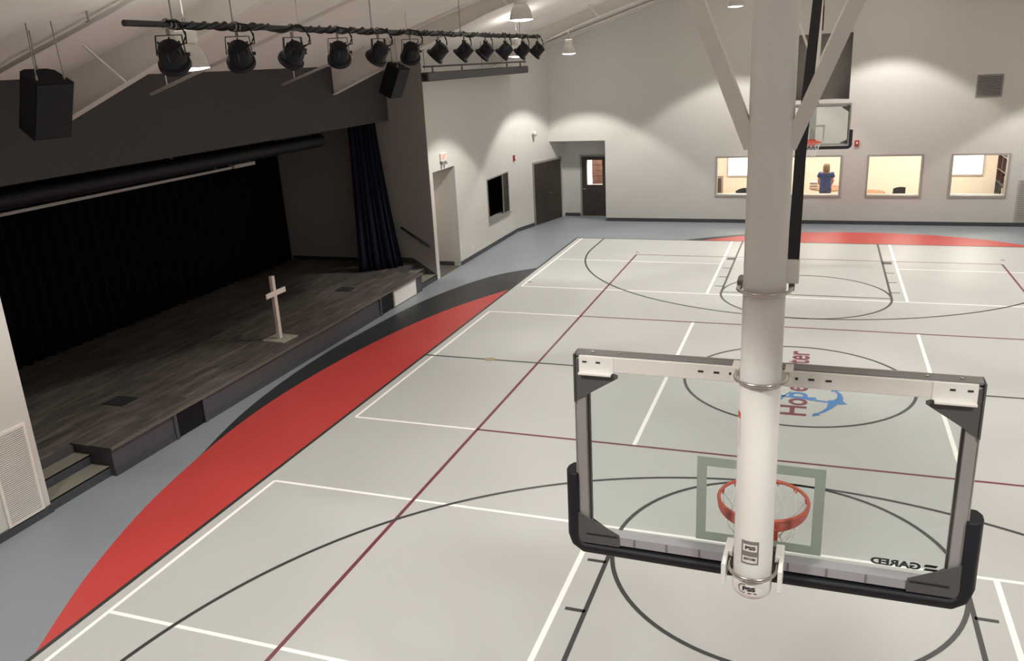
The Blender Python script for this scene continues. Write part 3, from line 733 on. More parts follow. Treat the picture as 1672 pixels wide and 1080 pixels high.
def make_par():
    r = empty('stage_light')
    h = -0.265
    # clamp and yoke stay plumb, body tilts about the yoke pivots
    m = MB(); m.tube([(0,0.045*math.cos(a),0.045*math.sin(a)) for a in [PI*(-0.25)+1.5*PI*i/12 for i in range(13)]], 0.009, 6); m.box(-0.012,0.012,-0.015,0.015,-0.09,-0.035); m.build('clamp', M_frame, r)
    m = MB(); m.beam((0,-0.115,-0.095),(0,0.115,-0.095),0.03,0.008); m.beam((0,-0.115,-0.095),(0,-0.128,h),0.03,0.008,(0,1,0)); m.beam((0,0.115,-0.095),(0,0.128,h),0.03,0.008,(0,1,0)); m.build('yoke', M_blk, r)
    T = Matrix.Translation((0,0,h)) @ Matrix.Rotation(math.radians(-135), 4, 'Y')   # local +z -> aims to -X and down
    m = MB(); m.lathe([(0,-0.13),(0.06,-0.128),(0.09,-0.11),(0.105,-0.07),(0.116,-0.02),(0.12,0.07),(0.146,0.085),(0.150,0.125),(0.140,0.13),(0.125,0.09),(0,0.07)], 24, T); m.build('body', M_blkp, r)
    m = MB(); m.lathe([(0,0.10),(0.09,0.10),(0.098,0.095)], 20, T); m.build('lens', M_dkplate, r)
    m = MB()
    for k in range(6):
        a = 2*PI*k/6; m.obox(T @ Vector((0.10*math.cos(a),0.10*math.sin(a),-0.06)), (0.03,0.012,0.10), T.to_3x3() @ Matrix.Rotation(a,3,'Z'))
    m.build('cooling_fins', M_blk, r)
    m = MB(); m.lathe([(0,0),(0.018,0),(0.018,0.035),(0,0.035)],10,Matrix.Translation((0,0.128,h))@Matrix.Rotation(-PI/2,4,'X')); m.build('pivot_knob', M_blk, r)
    m = MB()
    for k in range(2):
        m.tube([(0.02,0.03*k,0.03),(0.05,0.10+0.03*k,0.01),(0.09,0.17,-0.08-0.03*k),(0.10,0.17-0.03*k,-0.17),(0.075,0.08,-0.19-0.02*k)],0.007,6)
    m.build('power_cable', M_blkp, r)
    return r
par0 = make_par()
ys = [-7.37,-6.37,-5.38,-4.40,-3.35,-2.39,-1.39,-0.36,0.62,1.63,2.66,3.60]
turn = [-62,-58,-22,-58,-18,-55,12,14,10,12,8,10]
ordn = ['first','second','third','fourth','fifth','sixth','seventh','eighth','ninth','tenth','eleventh','twelfth']
for i, y in enumerate(ys):
    p = par0 if i == 0 else copy_tree(par0)
    p.location = (BX, y, BZ); p.rotation_euler = (0,0,math.radians(turn[i]))
    side = 'turned towards the far end of the stage' if turn[i] < -40 else 'aimed across at the stage'
    lab = 'black stage light, %s from the left end of the pipe' % ordn[i]
    if i == 0: lab = 'largest black round stage light, first from the plain left end of the pipe'
    if i == 11: lab = 'smallest black stage light, at the far right end of the pipe'
    tag(p, lab, 'stage light', 'stage lights on the long pipe')

# ------------------------------------------------------------------ speakers
def speaker(loc, rot, s, lab):
    r = empty('hanging_speaker', loc); tag(r, lab, 'speaker')
    R = Matrix.Rotation(rot[2],3,'Z') @ Matrix.Rotation(rot[1],3,'Y') @ Matrix.Rotation(rot[0],3,'X')
    fwd = 0.20*s; bk = -0.20*s; fw = 0.23*s; bw = 0.13*s; h = 0.35*s
    P = lambda x, y, z: tuple(R @ Vector((x, y, z)))
    m = MB(); m.prism([P(fwd,-fw,-h),P(fwd,fw,-h),P(bk+0.05*s,fw*0.9,-h),P(bk,bw,-h),P(bk,-bw,-h),P(bk+0.05*s,-fw*0.9,-h)], R @ Vector((0,0,2*h))); m.build('cabinet', M_spk, r, bevel=0.008)
    m = MB(); m.prism([P(fwd,-fw*0.93,-h*0.95),P(fwd,fw*0.93,-h*0.95),P(fwd,fw*0.93,h*0.95),P(fwd,-fw*0.93,h*0.95)], R @ Vector((0.012,0,0))); m.build('grille', M_blkp, r)
    for a, b in ((fwd*0.6,-fw*0.7),(fwd*0.6,fw*0.7),(bk*0.8,0)):
        q = R @ Vector((a,b,h)); x = loc[0]+q.x
        m = MB(); m.tube([q, (q.x*0.9, q.y*0.9, cz(x)-loc[2])], 0.007, 6); m.tube([q, q+Vector((0,0,0.05))], 0.014, 6); m.build('suspension_cable', M_frame, r)
speaker((-8.45,-6.2,5.17), (0, math.radians(25), math.radians(-14)), 1.0, 'large black speaker hung from the ceiling over the closer end of the stage')
speaker((-8.6,3.0,5.13), (0, math.radians(26), math.radians(-8)), 0.95, 'smaller-looking black speaker hung by the far end of the stage')

# ------------------------------------------------------------------ wall screen roll with its pipe
e = empty('projection_screen_housing', (-8.6, 8.27, 5.15)); tag(e, 'grey projection screen roll hanging beside the left wall', 'projection screen')
m = MB(); m.box(-0.10,0.10,-3.68,3.68,-0.115,0.095); m.build('housing', mat('dark_grey_housing',(0.045,0.041,0.041,1),0.5), e, bevel=0.03)
for yy in (-3.685, 3.685): m = MB(); m.lathe([(0,-0.01),(0.06,-0.01),(0.07,0.0),(0.06,0.01),(0,0.01)],14,Matrix.Translation((0,yy,0))@Matrix.Rotation(PI/2,4,'X')); m.build('end_cap', M_blk, e)
for yy in (-3.2,-1.4,2.0,3.2): m = MB(); m.box(-0.02,0.02,yy-0.02,yy+0.02,0.08,0.20); m.build('bracket', M_frame, e)
m = MB(); m.tube([(0,-3.7,0.22),(0,3.7,0.22)],0.022,10); m.build('support_pipe', M_blk, e)
for yy in (-3.65, 0, 3.65): m = MB(); m.tube([(0,yy,0.15),(0,yy,cz(-8.6)-5.15)],0.006,6); m.build('suspension_rod', M_blk, e)

# ------------------------------------------------------------------ sprinkler pipes under the ceiling
def slope_pipe(y, x0, x1, dz, r, hangers, lab):
    e = empty('sprinkler_pipe', (x0, y, cz(x0)-dz)); tag(e, lab, 'pipe', 'white pipes running up the ceiling slope')
    m = MB(); m.tube([(0,0,0),(x1-x0,0,cz(x1)-cz(x0))], r, 8); m.build('pipe', M_steelwhite, e)
    for x in hangers:
        m = MB(); m.tube([(x-x0,0,(x-x0)*SL),(x-x0,0,(x-x0)*SL+dz)], 0.010, 6); m.build('hanger', M_steelwhite, e)
slope_pipe(-2.9, -9.85, -0.4, 0.40, 0.028, (-9.5,-7,-4.5,-2), 'white sprinkler pipe whose open end shows over the header between the two speakers, left one')
slope_pipe(1.0, -10.05, -0.4, 0.34, 0.026, (-9.75,-7.2,-4.6,-2), 'white sprinkler pipe whose open end shows over the header just before the far rafter')
slope_pipe(-5.72, -10.0, -0.4, 0.06, 0.03, (-9.0,-5,-2), 'white pipe fixed along the ceiling above the closer speaker')
slope_pipe(13.75, -8.9, -0.4, 0.10, 0.03, (-7,-4,-2), 'white pipe running along the ceiling next to the far wall')
m = MB(); m.tube([(0,0,0.0),(0,0,0.12)],0.012,8); m.lathe([(0,-0.02),(0.035,-0.015),(0.035,0.0),(0,0.0)],12); o = m.build('ceiling_sprinkler', M_frame)
o.location = (-7.9,-5.85,cz(-7.9)-0.09); tag(o, 'single small sprinkler head on the ceiling above the closer speaker', 'sprinkler')

# ------------------------------------------------------------------ brass and steel floor caps
for x, y, r, mm, lab in ((-5.53,0.01,0.10,M_brass,'round brass floor cap on the black half-court line'),(-6.64,5.74,0.06,M_frame,'small grey floor cap beside the white sideline at the far left'),
                     (-4.60,9.42,0.05,M_frame,'small grey floor cap at the far left corner of the volleyball court'),(4.66,9.63,0.05,M_frame,'small grey floor cap at the far right corner of the volleyball court')):
    m = MB(); m.lathe([(0,0.005),(r*0.9,0.005),(r,0.003),(r,0.0)],28); o = m.build('floor_socket', mm); o.location = (x,y,0.003); tag(o, lab, 'floor cap')

# ------------------------------------------------------------------ basketball hoops (built about the glass face, facing local +Y)
BX0, BX1, BZ0, BZ1 = -0.915, 0.915, 2.87, 3.94
def make_hoop():
    r = empty('basketball_hoop')
    P = lambda mb, name, m, lab=None, bv=0.0: mb.build(name, m, r, lab, bevel=bv)
    g = MB(); g.box(BX0+0.02, BX1-0.02, -0.012, 0.0, BZ0+0.01, BZ1-0.03); P(g, 'glass_board', G_board, 'clear green-tinted glass')
    t = MB()
    for a in ((-0.31,0.31,2.925,2.975),(-0.31,0.31,3.355,3.405),(-0.31,-0.26,2.975,3.355),(0.26,0.31,2.975,3.355)): t.box(a[0],a[1],0.0005,0.0025,a[2],a[3])
    P(t, 'target_square', M_target)
    # side channels
    for s in (-1, 1):
        a, b = sorted((s*0.872, s*0.925))
        m = MB(); m.box(a, b, -0.075, -0.014, BZ0, BZ1-0.02); m.box(min(s*0.925,s*0.93), max(s*0.925,s*0.93), -0.08, 0.01, BZ0, BZ1); P(m, 'side_frame', M_alu)
        m = MB(); a, b = sorted((s*0.862, s*0.872)); m.box(a, b, -0.04, -0.012, BZ0+0.03, BZ1-0.03); P(m, 'inner_gasket', M_dkplate)
        a = s*0.93
        m = MB(); m.prism([(a,-0.082,BZ1-0.02),(s*0.70,-0.082,BZ1-0.10),(s*0.70,-0.082,BZ1-0.115),(a,-0.082,BZ1-0.26)],(0,0.006,0)); m.box(*sorted((s*0.93,s*0.922)),-0.09,-0.02,BZ1-0.26,BZ1); P(m, 'corner_plate', M_dkplate)
        m = MB(); m.prism([(s*0.925,-0.094,BZ0-0.01),(s*0.70,-0.094,BZ0-0.01),(s*0.70,-0.094,BZ0+0.06),(s*0.925,-0.094,BZ0+0.17)],(0,0.006,0)); P(m, 'corner_plate', M_dkplate)
        m = MB(); m.beam((s*0.71,-0.097,BZ0+0.05),(s*0.88,-0.097,BZ0+0.048),0.004,0.006); P(m, 'plate_slot', M_ink)
    # top rail: grey cap and white rear channel
    m = MB(); m.box(-0.93, 0.93, -0.07, 0.008, BZ1-0.012, BZ1); P(m, 'top_cap', M_gunmetal)
    m = MB(); m.box(-0.93,0.93,0.008,0.013,BZ1-0.045,BZ1); m.box(-0.93,0.93,0.003,0.010,BZ0+0.0,BZ0+0.03); m.box(-0.93,-0.895,0.011,0.014,BZ0,BZ1-0.045); m.box(0.895,0.93,0.011,0.014,BZ0,BZ1-0.045); P(m, 'front_trim', M_wframe)
    for s in (-1, 1):
        for zz, q in ((BZ1-0.045,-1),(BZ0+0.03,1)):
            m = MB(); m.prism([(s*0.895,0.005,zz),(s*0.79,0.005,zz),(s*0.895,0.005,zz+q*0.07)],(0,0.006,0)); P(m, 'front_corner_plate', M_dkplate)
    m = MB(); m.box(-0.90, 0.90, -0.085, -0.07, BZ1-0.085, BZ1-0.004); P(m, 'top_rail', M_steelwhite, bv=0.004)
    for s in (-1, 1):
        m = MB(); m.box(*sorted((s*0.90,s*0.72)), -0.088, -0.085, BZ1-0.090, BZ1-0.005); m.box(*sorted((s*0.90,s*0.73)), -0.112, -0.085, BZ1-0.100, BZ1-0.090); P(m, 'rail_end_bracket', M_white, bv=0.004)
        m = MB()
        for u in (0.87,0.80): m.obox((s*u,-0.0895,BZ1-0.035),(0.022,0.003,0.008))
        for u in (0.29,0.215): m.obox((s*u,-0.0865,BZ1-0.04),(0.026,0.003,0.009))
        m.obox((s*0.15,-0.0865,BZ1-0.04),(0.012,0.003,0.012))
        P(m, 'rail_slots', M_ink)
        m = MB()
        for u in (0.84,0.70): m.lathe([(0,0),(0.008,0),(0.008,0.005),(0,0.005)],8,Matrix.Translation((s*u,-0.035,BZ1)))
        P(m, 'rail_bolts', M_chrome)
    # bottom rail
    m = MB(); m.box(-0.87, 0.87, -0.085, -0.012, BZ0-0.005, BZ0+0.045); m.box(-0.87,0.87,-0.012,0.004,BZ0,BZ0+0.02); P(m, 'bottom_rail', M_brightalu)
    m = MB()
    for u in (-0.62,-0.45,-0.28,0.16,0.34,0.52,0.70): m.obox((u,-0.087,BZ0+0.02),(0.008,0.004,0.046))
    P(m, 'rail_joints', M_gunmetal)
    # padding: U around the lower edge
    prof = [(-0.105,-0.008),(-0.09,-0.036),(-0.04,-0.050),(0.0,-0.050),(0.04,-0.036),(0.045,-0.01),(0.045,0.018),(-0.10,0.010)]
    path = [(-0.935,3.27),(-0.935,3.0),(-0.937,2.90),(-0.927,2.862),(-0.895,2.838),(0,2.832),(0.895,2.838),(0.927,2.862),(0.937,2.90),(0.935,3.0),(0.935,3.27)]
    nr = [(-1,0),(-1,0),(-1,-0.15),(-0.8,-0.6),(-0.2,-1),(0,-1),(0.2,-1),(0.8,-0.6),(1,-0.15),(1,0),(1,0)]
    m = MB(); rings = []
    for (x, z), (nx, nz) in zip(path, nr):
        l = math.hypot(nx, nz); nx /= l; nz /= l
        rings.append([m.bm.verts.new((x-nx*q[1]*1.25, q[0], z-nz*q[1]*1.25)) for q in prof])
    for A, B in zip(rings, rings[1:]):
        for k in range(len(prof)):
            m.bm.faces.new((A[k], A[(k+1)%8], B[(k+1)%8], B[k])).smooth = True
    m.bm.faces.new(rings[0]); m.bm.faces.new(rings[-1])
    o = P(m, 'edge_padding', M_pad); md = o.modifiers.new('b','BEVEL'); md.width = 0.012; md.segments = 3
    # mast
    my = -0.25; R_ = 0.0905
    def U(z, lab=None):
        q = [(-0.112,my+0.17,z),(-0.112,my+0.02,z)] + [(-0.112*math.cos(a), my-0.112*math.sin(a), z) for a in [PI*i/16 for i in range(17)]] + [(0.112,my+0.02,z),(0.112,my+0.17,z)]
        m = MB(); m.tube(q, 0.0085, 10); P(m, 'u_bolt', M_chrome)
        for s in (-1,1): m = MB(); m.lathe([(0,0),(0.016,0),(0.016,0.014),(0,0.014)],6,Matrix.Translation((s*0.112,my+0.165,z))@Matrix.Rotation(-PI/2,4,'X')); P(m, 'nut', M_dkplate)
    m = MB(); m.tube([(0,my,2.90),(0,my,8.05)], R_, 40); P(m, 'mast', M_white)
    m = MB(); m.lathe([(0,2.835),(0.078,2.837),(0.090,2.85),(R_+0.003,2.865),(R_+0.003,2.935),(R_,2.94)], 40, Matrix.Translation((0,my,0))); P(m, 'mast_end_cap', M_white)
    U(4.37); U(3.955); U(2.965)
    # brackets between mast and board
    for s in (-1, 1):
        m = MB(); m.box(*sorted((s*0.10,s*0.135)), -0.19, -0.085, BZ1-0.03, BZ1+0.03); P(m, 'top_bracket', M_white)
        m = MB(); m.box(*sorted((s*0.100,s*0.140)), -0.20, -0.08, 2.975, 3.010); m.box(*sorted((s*0.120,s*0.142)), -0.32, -0.16, 2.885, 3.005); P(m, 'bottom_bracket', M_white, bv=0.004)
        m = MB(); m.box(*sorted((s*0.098,s*0.122)), my+0.05, my+0.14, 4.35, 4.39); P(m, 'upper_bracket', M_frame)
    m = MB(); m.box(-0.115,0.115,-0.12,-0.075,2.87,2.99); P(m, 'rim_mount_plate', M_dkplate)
    # braces
    for s in (-1, 1):
        m = MB(); m.beam((s*0.075,my,4.98),(s*1.29,my,8.0),0.06,0.075,(0,1,0)); P(m, 'brace', M_steelwhite)
    m = MB(); m.tube([(-1.5,my,8.03),(1.5,my,8.03)],0.05,12); P(m, 'top_crossbar', M_steelwhite)
    # rim
    rc_ = (0.0, 0.375, 3.00); rr = 0.238
    ring = [(rc_[0]+rr*math.cos(a), rc_[1]+rr*math.sin(a), rc_[2]) for a in [2*PI*i/48 for i in range(48)]]
    m = MB(); m.tube(ring, 0.010, 10, closed=True)
    n_ = 48; sk_ = []
    for i in range(n_+1):
        a = PI + PI*i/n_; dep = 0.018 + 0.045*math.sin(PI*i/n_)**0.7
        x = rc_[0]+(rr+0.006)*math.cos(a); y = rc_[1]+(rr+0.006)*math.sin(a)
        x2 = rc_[0]+(rr-0.006)*math.cos(a); y2 = rc_[1]+(rr-0.006)*math.sin(a)
        sk_.append([m.bm.verts.new(v) for v in ((x,y,rc_[2]),(x,y,rc_[2]-dep),(x2,y2,rc_[2]-dep),(x2,y2,rc_[2]))])
    for A, B in zip(sk_, sk_[1:]):
        for k in range(4): m.bm.faces.new((A[k], A[(k+1)%4], B[(k+1)%4], B[k])).smooth = False
    m.box(-0.075,0.075,0.0,0.16,2.965,2.998); m.box(-0.10,0.10,0.003,0.013,2.86,3.035)
    P(m, 'rim', M_orange)
    m = MB()
    for i in range(12):
        a = 2*PI*(i+0.5)/12; m.tube([(rc_[0]+(rr-0.008)*math.cos(a+d), rc_[1]+(rr-0.008)*math.sin(a+d), rc_[2]-0.004-0.02*q) for d, q in ((-0.05,0),(-0.025,1),(0.025,1),(0.05,0))], 0.004, 6)
    P(m, 'net_hooks', M_orange)
    m = MB()
    def np_(i, lvl):
        a = 2*PI*i/24; R2 = [rr-0.01,0.205,0.17,0.135,0.115,0.12][lvl]; z = rc_[2]-0.02-[0,0.09,0.17,0.25,0.33,0.40][lvl]
        return Vector((rc_[0]+R2*math.cos(a), rc_[1]+R2*math.sin(a), z))
    for i in range(12):
        for s in (-1, 1):
            k = 2*i+1; pts = [np_(k, 0)]
            for l in range(1, 6): pts.append(np_(k + (s if l % 2 else 0), l))
            m.tube(pts, 0.0028, 5)
    P(m, 'net', M_net)
    # maker's name at the lower corner of the glass, read from the front
    m = MB(); put_text(m, 'GARED', lambda u, v: (0.775-u, 0.004, 2.925+v), 0.05, (0.0+0.01, 0.235, 0.0, 0.038))
    for q in (0, 1): m.face([(0.775,0.004,2.926+q*0.021),(0.83,0.004,2.926+q*0.021),(0.84,0.004,2.940+q*0.021),(0.785,0.004,2.940+q*0.021)])
    P(m, 'maker_lettering', M_ink, 'black maker lettering')
    # stickers on the mast
    cyl = lambda a0: (lambda u, v: (math.sin(a0+u/R_)*(R_+0.0022), my-math.cos(a0+u/R_)*(R_+0.0022), v))
    def patch(name, m_, a0, u0, u1, z0, z1, off=0.0012, lab=None):
        b = MB(); n2 = 8; rows = []
        for i in range(n2+1):
            u = u0+(u1-u0)*i/n2; a = a0+u/R_
            rows.append([b.bm.verts.new((math.sin(a)*(R_+off), my-math.cos(a)*(R_+off), z)) for z in (z0, z1)])
        for A, B in zip(rows, rows[1:]): b.bm.faces.new((A[0], B[0], B[1], A[1])).smooth = True
        return P(b, name, m_, lab)
    patch('mast_sticker', M_sticker, -0.10, -0.041, 0.041, 3.035, 3.160, lab='grey label with maker initials')
    patch('sticker_panel', M_signw, -0.10, -0.033, 0.033, 3.105, 3.142, 0.0016); patch('sticker_panel', M_signw, -0.10, -0.035, 0.035, 3.044, 3.078, 0.0016)
    b = MB(); put_text(b, 'PSS', cyl(-0.10), 0.05, (-0.022, 0.026, 3.114, 3.134)); P(b, 'sticker_lettering', M_ink)
    b = MB()
    for zz in (3.070, 3.063): b.obox((math.sin(-0.10)*(R_+0.0016), my-math.cos(-0.10)*(R_+0.0016), zz), (0.055,0.004,0.0012), Matrix.Rotation(-0.10,3,'Z'))
    P(b, 'sticker_rule', M_ink)
    cyl2 = lambda u, v: (math.sin(-0.12+u/R_)*(R_+0.005), my-math.cos(-0.12+u/R_)*(R_+0.005), v)
    b = MB(); put_text(b, 'PSS', cyl2, 0.05, (-0.024, 0.034, 2.888, 2.912)); 
    for i in range(20):
        a = PI*0.35+PI*1.3*i/20; a2 = PI*0.35+PI*1.3*(i+1)/20
        q = [cyl2(-0.022+0.024*math.cos(t_)*k, 2.899+0.024*math.sin(t_)*k) for t_, k in ((a,1),(a2,1),(a2,0.86),(a,0.86))]
        b.face(q)
    q = [cyl2(u, v) for u, v in ((0.0,2.874),(0.040,2.874),(0.040,2.879),(0.0,2.879))]; b.face(q)
    P(b, 'cap_lettering', M_ink)
    patch('warning_sticker', M_signw, -1.22, -0.02, 0.02, 3.62, 3.79); patch('warning_stripe', M_stor, -1.22, -0.02, 0.02, 3.765, 3.795, 0.0016)
    return r
hoop = make_hoop()
hoop.location = (-0.036, -10.035, 0); hoop.rotation_euler = (0, 0, math.radians(-0.8))
tag(hoop, 'near basketball hoop seen from behind, glass board on a thick white mast', 'basketball hoop')
far = copy_tree(hoop)
far.location = (-0.06, 10.0, 0.0); far.rotation_euler = (0,0,PI)
tag(far, 'distant basketball hoop facing the camera in front of the far wall', 'basketball hoop')
# black safety strap sleeve of the near hoop, running up towards the court ceiling
m = MB()
S0 = Vector((0.112, -0.23, 4.48)); S1 = Vector((0.112, 1.38, 5.62)); dS = (S1-S0)
pts = [S0, S0+dS*0.35+Vector((-0.012,0,0)), S1, S0+dS*2.9]
for a, b in zip(pts, pts[1:]): m.beam(a, b, 0.05, 0.03, (0,-0.5,1))
m.build('strap_sleeve', M_pad, hoop, 'black padded strap sleeve')
m = MB(); m.box(0.088,0.140,-0.26,-0.19,4.40,4.50); m.build('strap_anchor', M_white, hoop, bevel=0.004)
m = MB(); m.box(-0.125,-0.085,-0.39,-0.35,5.75,6.35); m.box(-0.115,-0.095,-0.38,-0.36,6.35,7.9); m.build('strap_sleeve', M_pad, far, 'black cable sleeve beside the mast')

# ------------------------------------------------------------------ meeting room furniture
def round_table(x, y, r_, lab):
    e = empty('round_table', (x,y,0)); tag(e, lab, 'table')
    m = MB(); m.lathe([(0,0.70),(r_-0.02,0.70),(r_,0.715),(r_,0.73),(r_-0.01,0.74),(0,0.74)],36); m.build('tabletop', M_wood, e)
    m = MB(); m.tube([(0,0,0.03),(0,0,0.70)],0.04,12); m.build('pedestal', M_blk, e)
    m = MB(); m.lathe([(0,0),(0.30,0),(0.28,0.03),(0,0.04)],24); m.build('foot', M_blk, e)
round_table(0.50, 16.85, 0.62, 'round brown table behind the person in blue')
round_table(1.75, 15.95, 0.5, 'round brown table at the left of the third window')
def chair(x, y, rz, lab, big=False):
    e = empty('office_chair' if big else 'folding_chair', (x,y,0), rz); tag(e, lab, 'chair')
    s = 1.25 if big else 1.0
    m = MB(); m.box(-0.22*s,0.22*s,-0.22,0.22,0.44,0.49); m.build('seat', M_blkp, e, bevel=0.015)
    m = MB()
    n2 = 8; pr = []
    for i in range(n2+1):
        u = -0.23*s+0.46*s*i/n2; pr.append((u, 0.22, 0.86+ (0.10 if big else 0.03)*math.cos(u/(0.23*s)*PI/2)))
    m.prism([(-0.23*s,0.22,0.55)]+pr+[(0.23*s,0.22,0.55)], (0,0.04,0)); m.build('backrest', M_blkp, e)
    if big:
        m = MB(); m.tube([(0,0,0.08),(0,0,0.44)],0.03,10); m.build('column', M_blk, e)
        for k in range(5):
            a = 2*PI*k/5; m = MB(); m.tube([(0,0,0.08),(0.3*math.cos(a),0.3*math.sin(a),0.04)],0.018,8); m.build('leg', M_blk, e)
        m = MB(); m.beam((0,0.1,0.44),(0,0.22,0.6),0.06,0.02); m.build('back_support', M_blk, e)
    else:
        for sx in (-1,1):
            for sy in (-1,1): m = MB(); m.tube([(sx*0.2,sy*0.05,0.46),(sx*0.21,sy*0.22,0.0)],0.012,8); m.build('leg', M_alu, e)
            m = MB(); m.tube([(sx*0.2,0.1,0.46),(sx*0.215,0.23,0.84)],0.012,8); m.build('back_frame', M_alu, e)
chair(-2.15, 15.55, PI, 'black high-back office chair behind the leftmost window', True)
chair(2.52, 16.2, -2.5, 'small black folding chair beside the round table in the third window')
e = empty('bookcase', (5.85, 16.9, 0)); tag(e, 'tall dark bookcase in the room behind the rightmost window', 'bookcase')
for yy in (-0.8, 0.0, 0.78): m = MB(); m.box(-0.16,0.16,yy,yy+0.03,0,1.75); m.build('side_panel', M_dkdoor, e)
for k_, zz in enumerate((0.05,0.45,0.85,1.25,1.72)): m = MB(); m.box(-0.16,0.16,-0.78,0.79,zz,zz+0.03); m.build('shelf', M_dkdoor, e)
m = MB(); m.box(0.14,0.16,-0.8,0.8,0,1.75); m.build('back_panel', M_blkp, e)
for k_, (yy, zz) in enumerate(((-0.5,0.88),(-0.25,0.48))):
    m = MB(); m.box(5.72,5.95,16.9+yy-0.12,16.9+yy+0.12,zz,zz+0.28); tag(m.build('storage_box', M_frame), ('upper' if k_ == 0 else 'lower')+' grey box on the dark bookcase shelf', 'box')
e = empty('side_cabinet', (-3.1, 16.2, 0)); tag(e, 'narrow brown cabinet at the left edge of the leftmost window', 'cabinet')
m = MB(); m.box(-0.12,0.12,-0.3,0.3,0,1.2); m.build('body', mat('brown_laminate',(0.10,0.055,0.04,1),0.5), e)
m = MB(); m.box(-0.11,0.11,-0.315,-0.3,0.05,1.15); dr = m.build('door', mat('brown_laminate',(0.1,0.05,0.04,1)), e)
m = MB(); m.box(0.06,0.08,-0.33,-0.315,0.6,0.7); m.build('handle', M_chrome, dr)
for k_ in range(3):
    m = MB(); m.box(-0.1,0.16,16.5,16.70,0.74+k_*0.09,0.74+k_*0.09+0.075); m.mi = 1; m.box(-0.09,0.15,16.495,16.5,0.745+k_*0.09,0.74+k_*0.09+0.03)
    tag(m.build('paper_carton', [M_signw, M_wood]), '%s white carton of the pile on the table by the person in blue' % ('bottom','middle','top')[k_], 'box', 'cartons piled on the round table')

# ------------------------------------------------------------------ the person in the meeting room
pe = empty('person', (0.40, 15.90, 0)); tag(pe, 'person with blond hair and a blue short-sleeved shirt, standing with back to the court', 'person')
def skinned(name, verts, edges, m, root=0, sub=2):
    me = bpy.data.meshes.new(name); me.from_pydata([v[:3] for v in verts], edges, []); me.materials.append(m)
    o = bpy.data.objects.new(name, me); col.objects.link(o); o.parent = pe
    sk2 = o.modifiers.new('skin', 'SKIN'); sk2.use_smooth_shade = True
    for i, v in enumerate(verts):
        d_ = me.skin_vertices[0].data[i]; d_.radius = (v[3], v[4] if len(v) > 4 else v[3]); d_.use_root = (i == root)
    sb = o.modifiers.new('sub', 'SUBSURF'); sb.levels = sub; sb.render_levels = sub
    return o
V = [(0,0,0.92,0.155,0.11),(0,0,1.08,0.125,0.095),(0,0,1.28,0.15,0.10),(0,0.0,1.40,0.10,0.07),(0,0.01,1.46,0.052,0.052),(0,0.02,1.54,0.07,0.082),(0,0.02,1.62,0.066,0.08),
     (-0.17,0,1.36,0.052),(-0.225,0.02,1.12,0.042),(-0.20,0.20,0.98,0.03),(-0.17,0.29,0.94,0.022),
     (0.17,0,1.36,0.052),(0.225,0.02,1.12,0.042),(0.20,0.20,0.98,0.03),(0.17,0.29,0.94,0.022),
     (-0.09,0,0.82,0.095),(-0.095,-0.01,0.48,0.062),(-0.095,0,0.09,0.04),(-0.10,0.14,0.035,0.035),
     (0.09,0,0.82,0.095),(0.095,-0.01,0.48,0.062),(0.095,0,0.09,0.04),(0.10,0.14,0.035,0.035)]
E_ = [(0,1),(1,2),(2,3),(3,4),(4,5),(5,6),(3,7),(7,8),(8,9),(9,10),(3,11),(11,12),(12,13),(13,14),(0,15),(15,16),(16,17),(17,18),(0,19),(19,20),(20,21),(21,22)]
skinned('body', V, E_, M_skin)
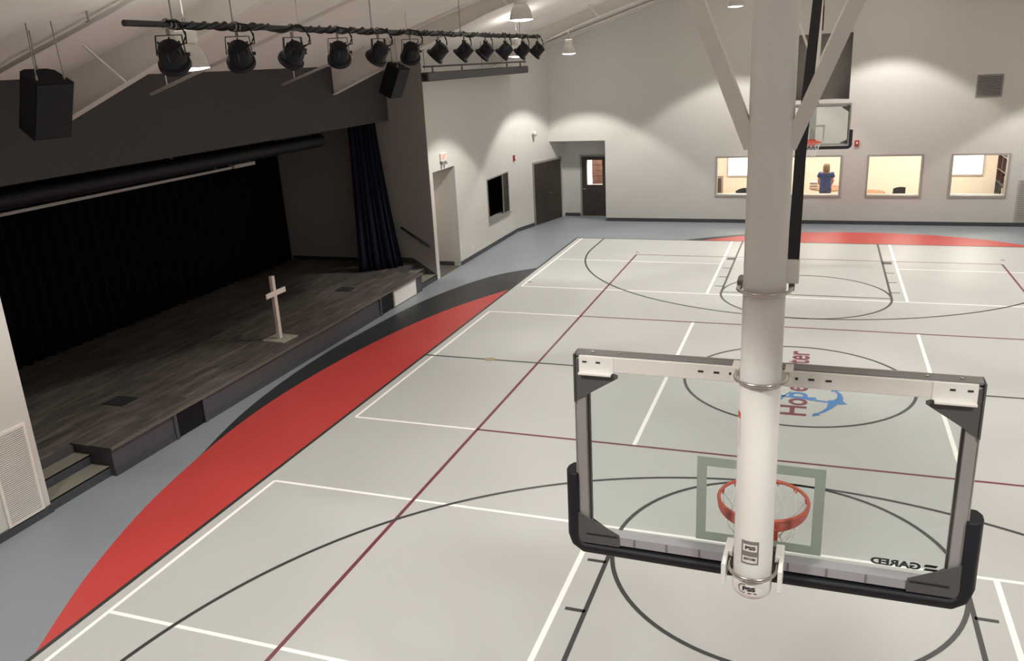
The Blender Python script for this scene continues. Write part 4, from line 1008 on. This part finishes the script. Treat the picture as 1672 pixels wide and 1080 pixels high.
for s in (-1, 1):          # five fingers on each hand
    hx0 = s*0.17
    for k, (dx, ln) in enumerate(((-0.028,0.06),(-0.010,0.075),(0.008,0.07),(0.024,0.055))):
        m = MB(); m.tube([(hx0+dx,0.30,0.935),(hx0+dx*1.15,0.30+ln*0.6,0.93),(hx0+dx*1.2,0.30+ln,0.905)],[0.009,0.008,0.006],8); m.build('finger', M_skin, pe)
    m = MB(); m.tube([(hx0-s*0.02,0.27,0.94),(hx0-s*0.05,0.30,0.93),(hx0-s*0.055,0.33,0.915)],[0.010,0.009,0.007],8); m.build('thumb', M_skin, pe)
V = [(0,0,0.56,0.215,0.155),(0,0,0.90,0.205,0.145),(0,0,1.10,0.185,0.13),(0,0,1.28,0.20,0.128),(0,0,1.40,0.13,0.09),
     (-0.18,0,1.36,0.075),(-0.235,0.02,1.20,0.070),(0.18,0,1.36,0.075),(0.235,0.02,1.20,0.070)]
skinned('shirt', V, [(0,1),(1,2),(2,3),(3,4),(4,5),(5,6),(4,7),(7,8)], M_scrub)
V = [(0,0,0.86,0.17,0.12),(-0.095,0,0.78,0.105),(-0.10,-0.01,0.48,0.078),(-0.10,0,0.10,0.065),(0.095,0,0.78,0.105),(0.10,-0.01,0.48,0.078),(0.10,0,0.10,0.065)]
skinned('trousers', V, [(0,1),(1,2),(2,3),(0,4),(4,5),(5,6)], M_pants)
m = MB()
prof = [(0,0.11),(0.05,0.10),(0.09,0.055),(0.108,0.0),(0.115,-0.07),(0.112,-0.15),(0.09,-0.20)]
m.lathe(prof, 20, Matrix.Translation((0,-0.012,1.60)) @ Matrix.Diagonal((0.98,1.06,1,1)))
o = m.build('hair', M_hair, pe); md = o.modifiers.new('s','SOLIDIFY'); md.thickness = 0.01
for s in (-1, 1):
    m = MB(); m.lathe([(0,0.012),(0.008,0.008),(0.011,0),(0,-0.008)],10,Matrix.Translation((s*0.028,0.10,1.585))@Matrix.Rotation(-PI/2,4,'X')); m.build('eye', M_signw, pe)
m = MB(); m.prism([(-0.012,0.095,1.545),(0.012,0.095,1.545),(0.0,0.122,1.552)],(0,-0.005,0.04)); m.build('nose', M_skin, pe)
m = MB(); m.tube([(-0.02,0.098,1.522),(0,0.104,1.519),(0.02,0.098,1.522)],0.005,6); m.build('mouth', mat('lip',(0.4,0.12,0.1,1)), pe)
for s in (-1,1):
    m = MB(); m.box(s*0.10-0.045,s*0.10+0.045,-0.09,0.17,0.0,0.07); m.build('shoe', M_blkp, pe, bevel=0.02)
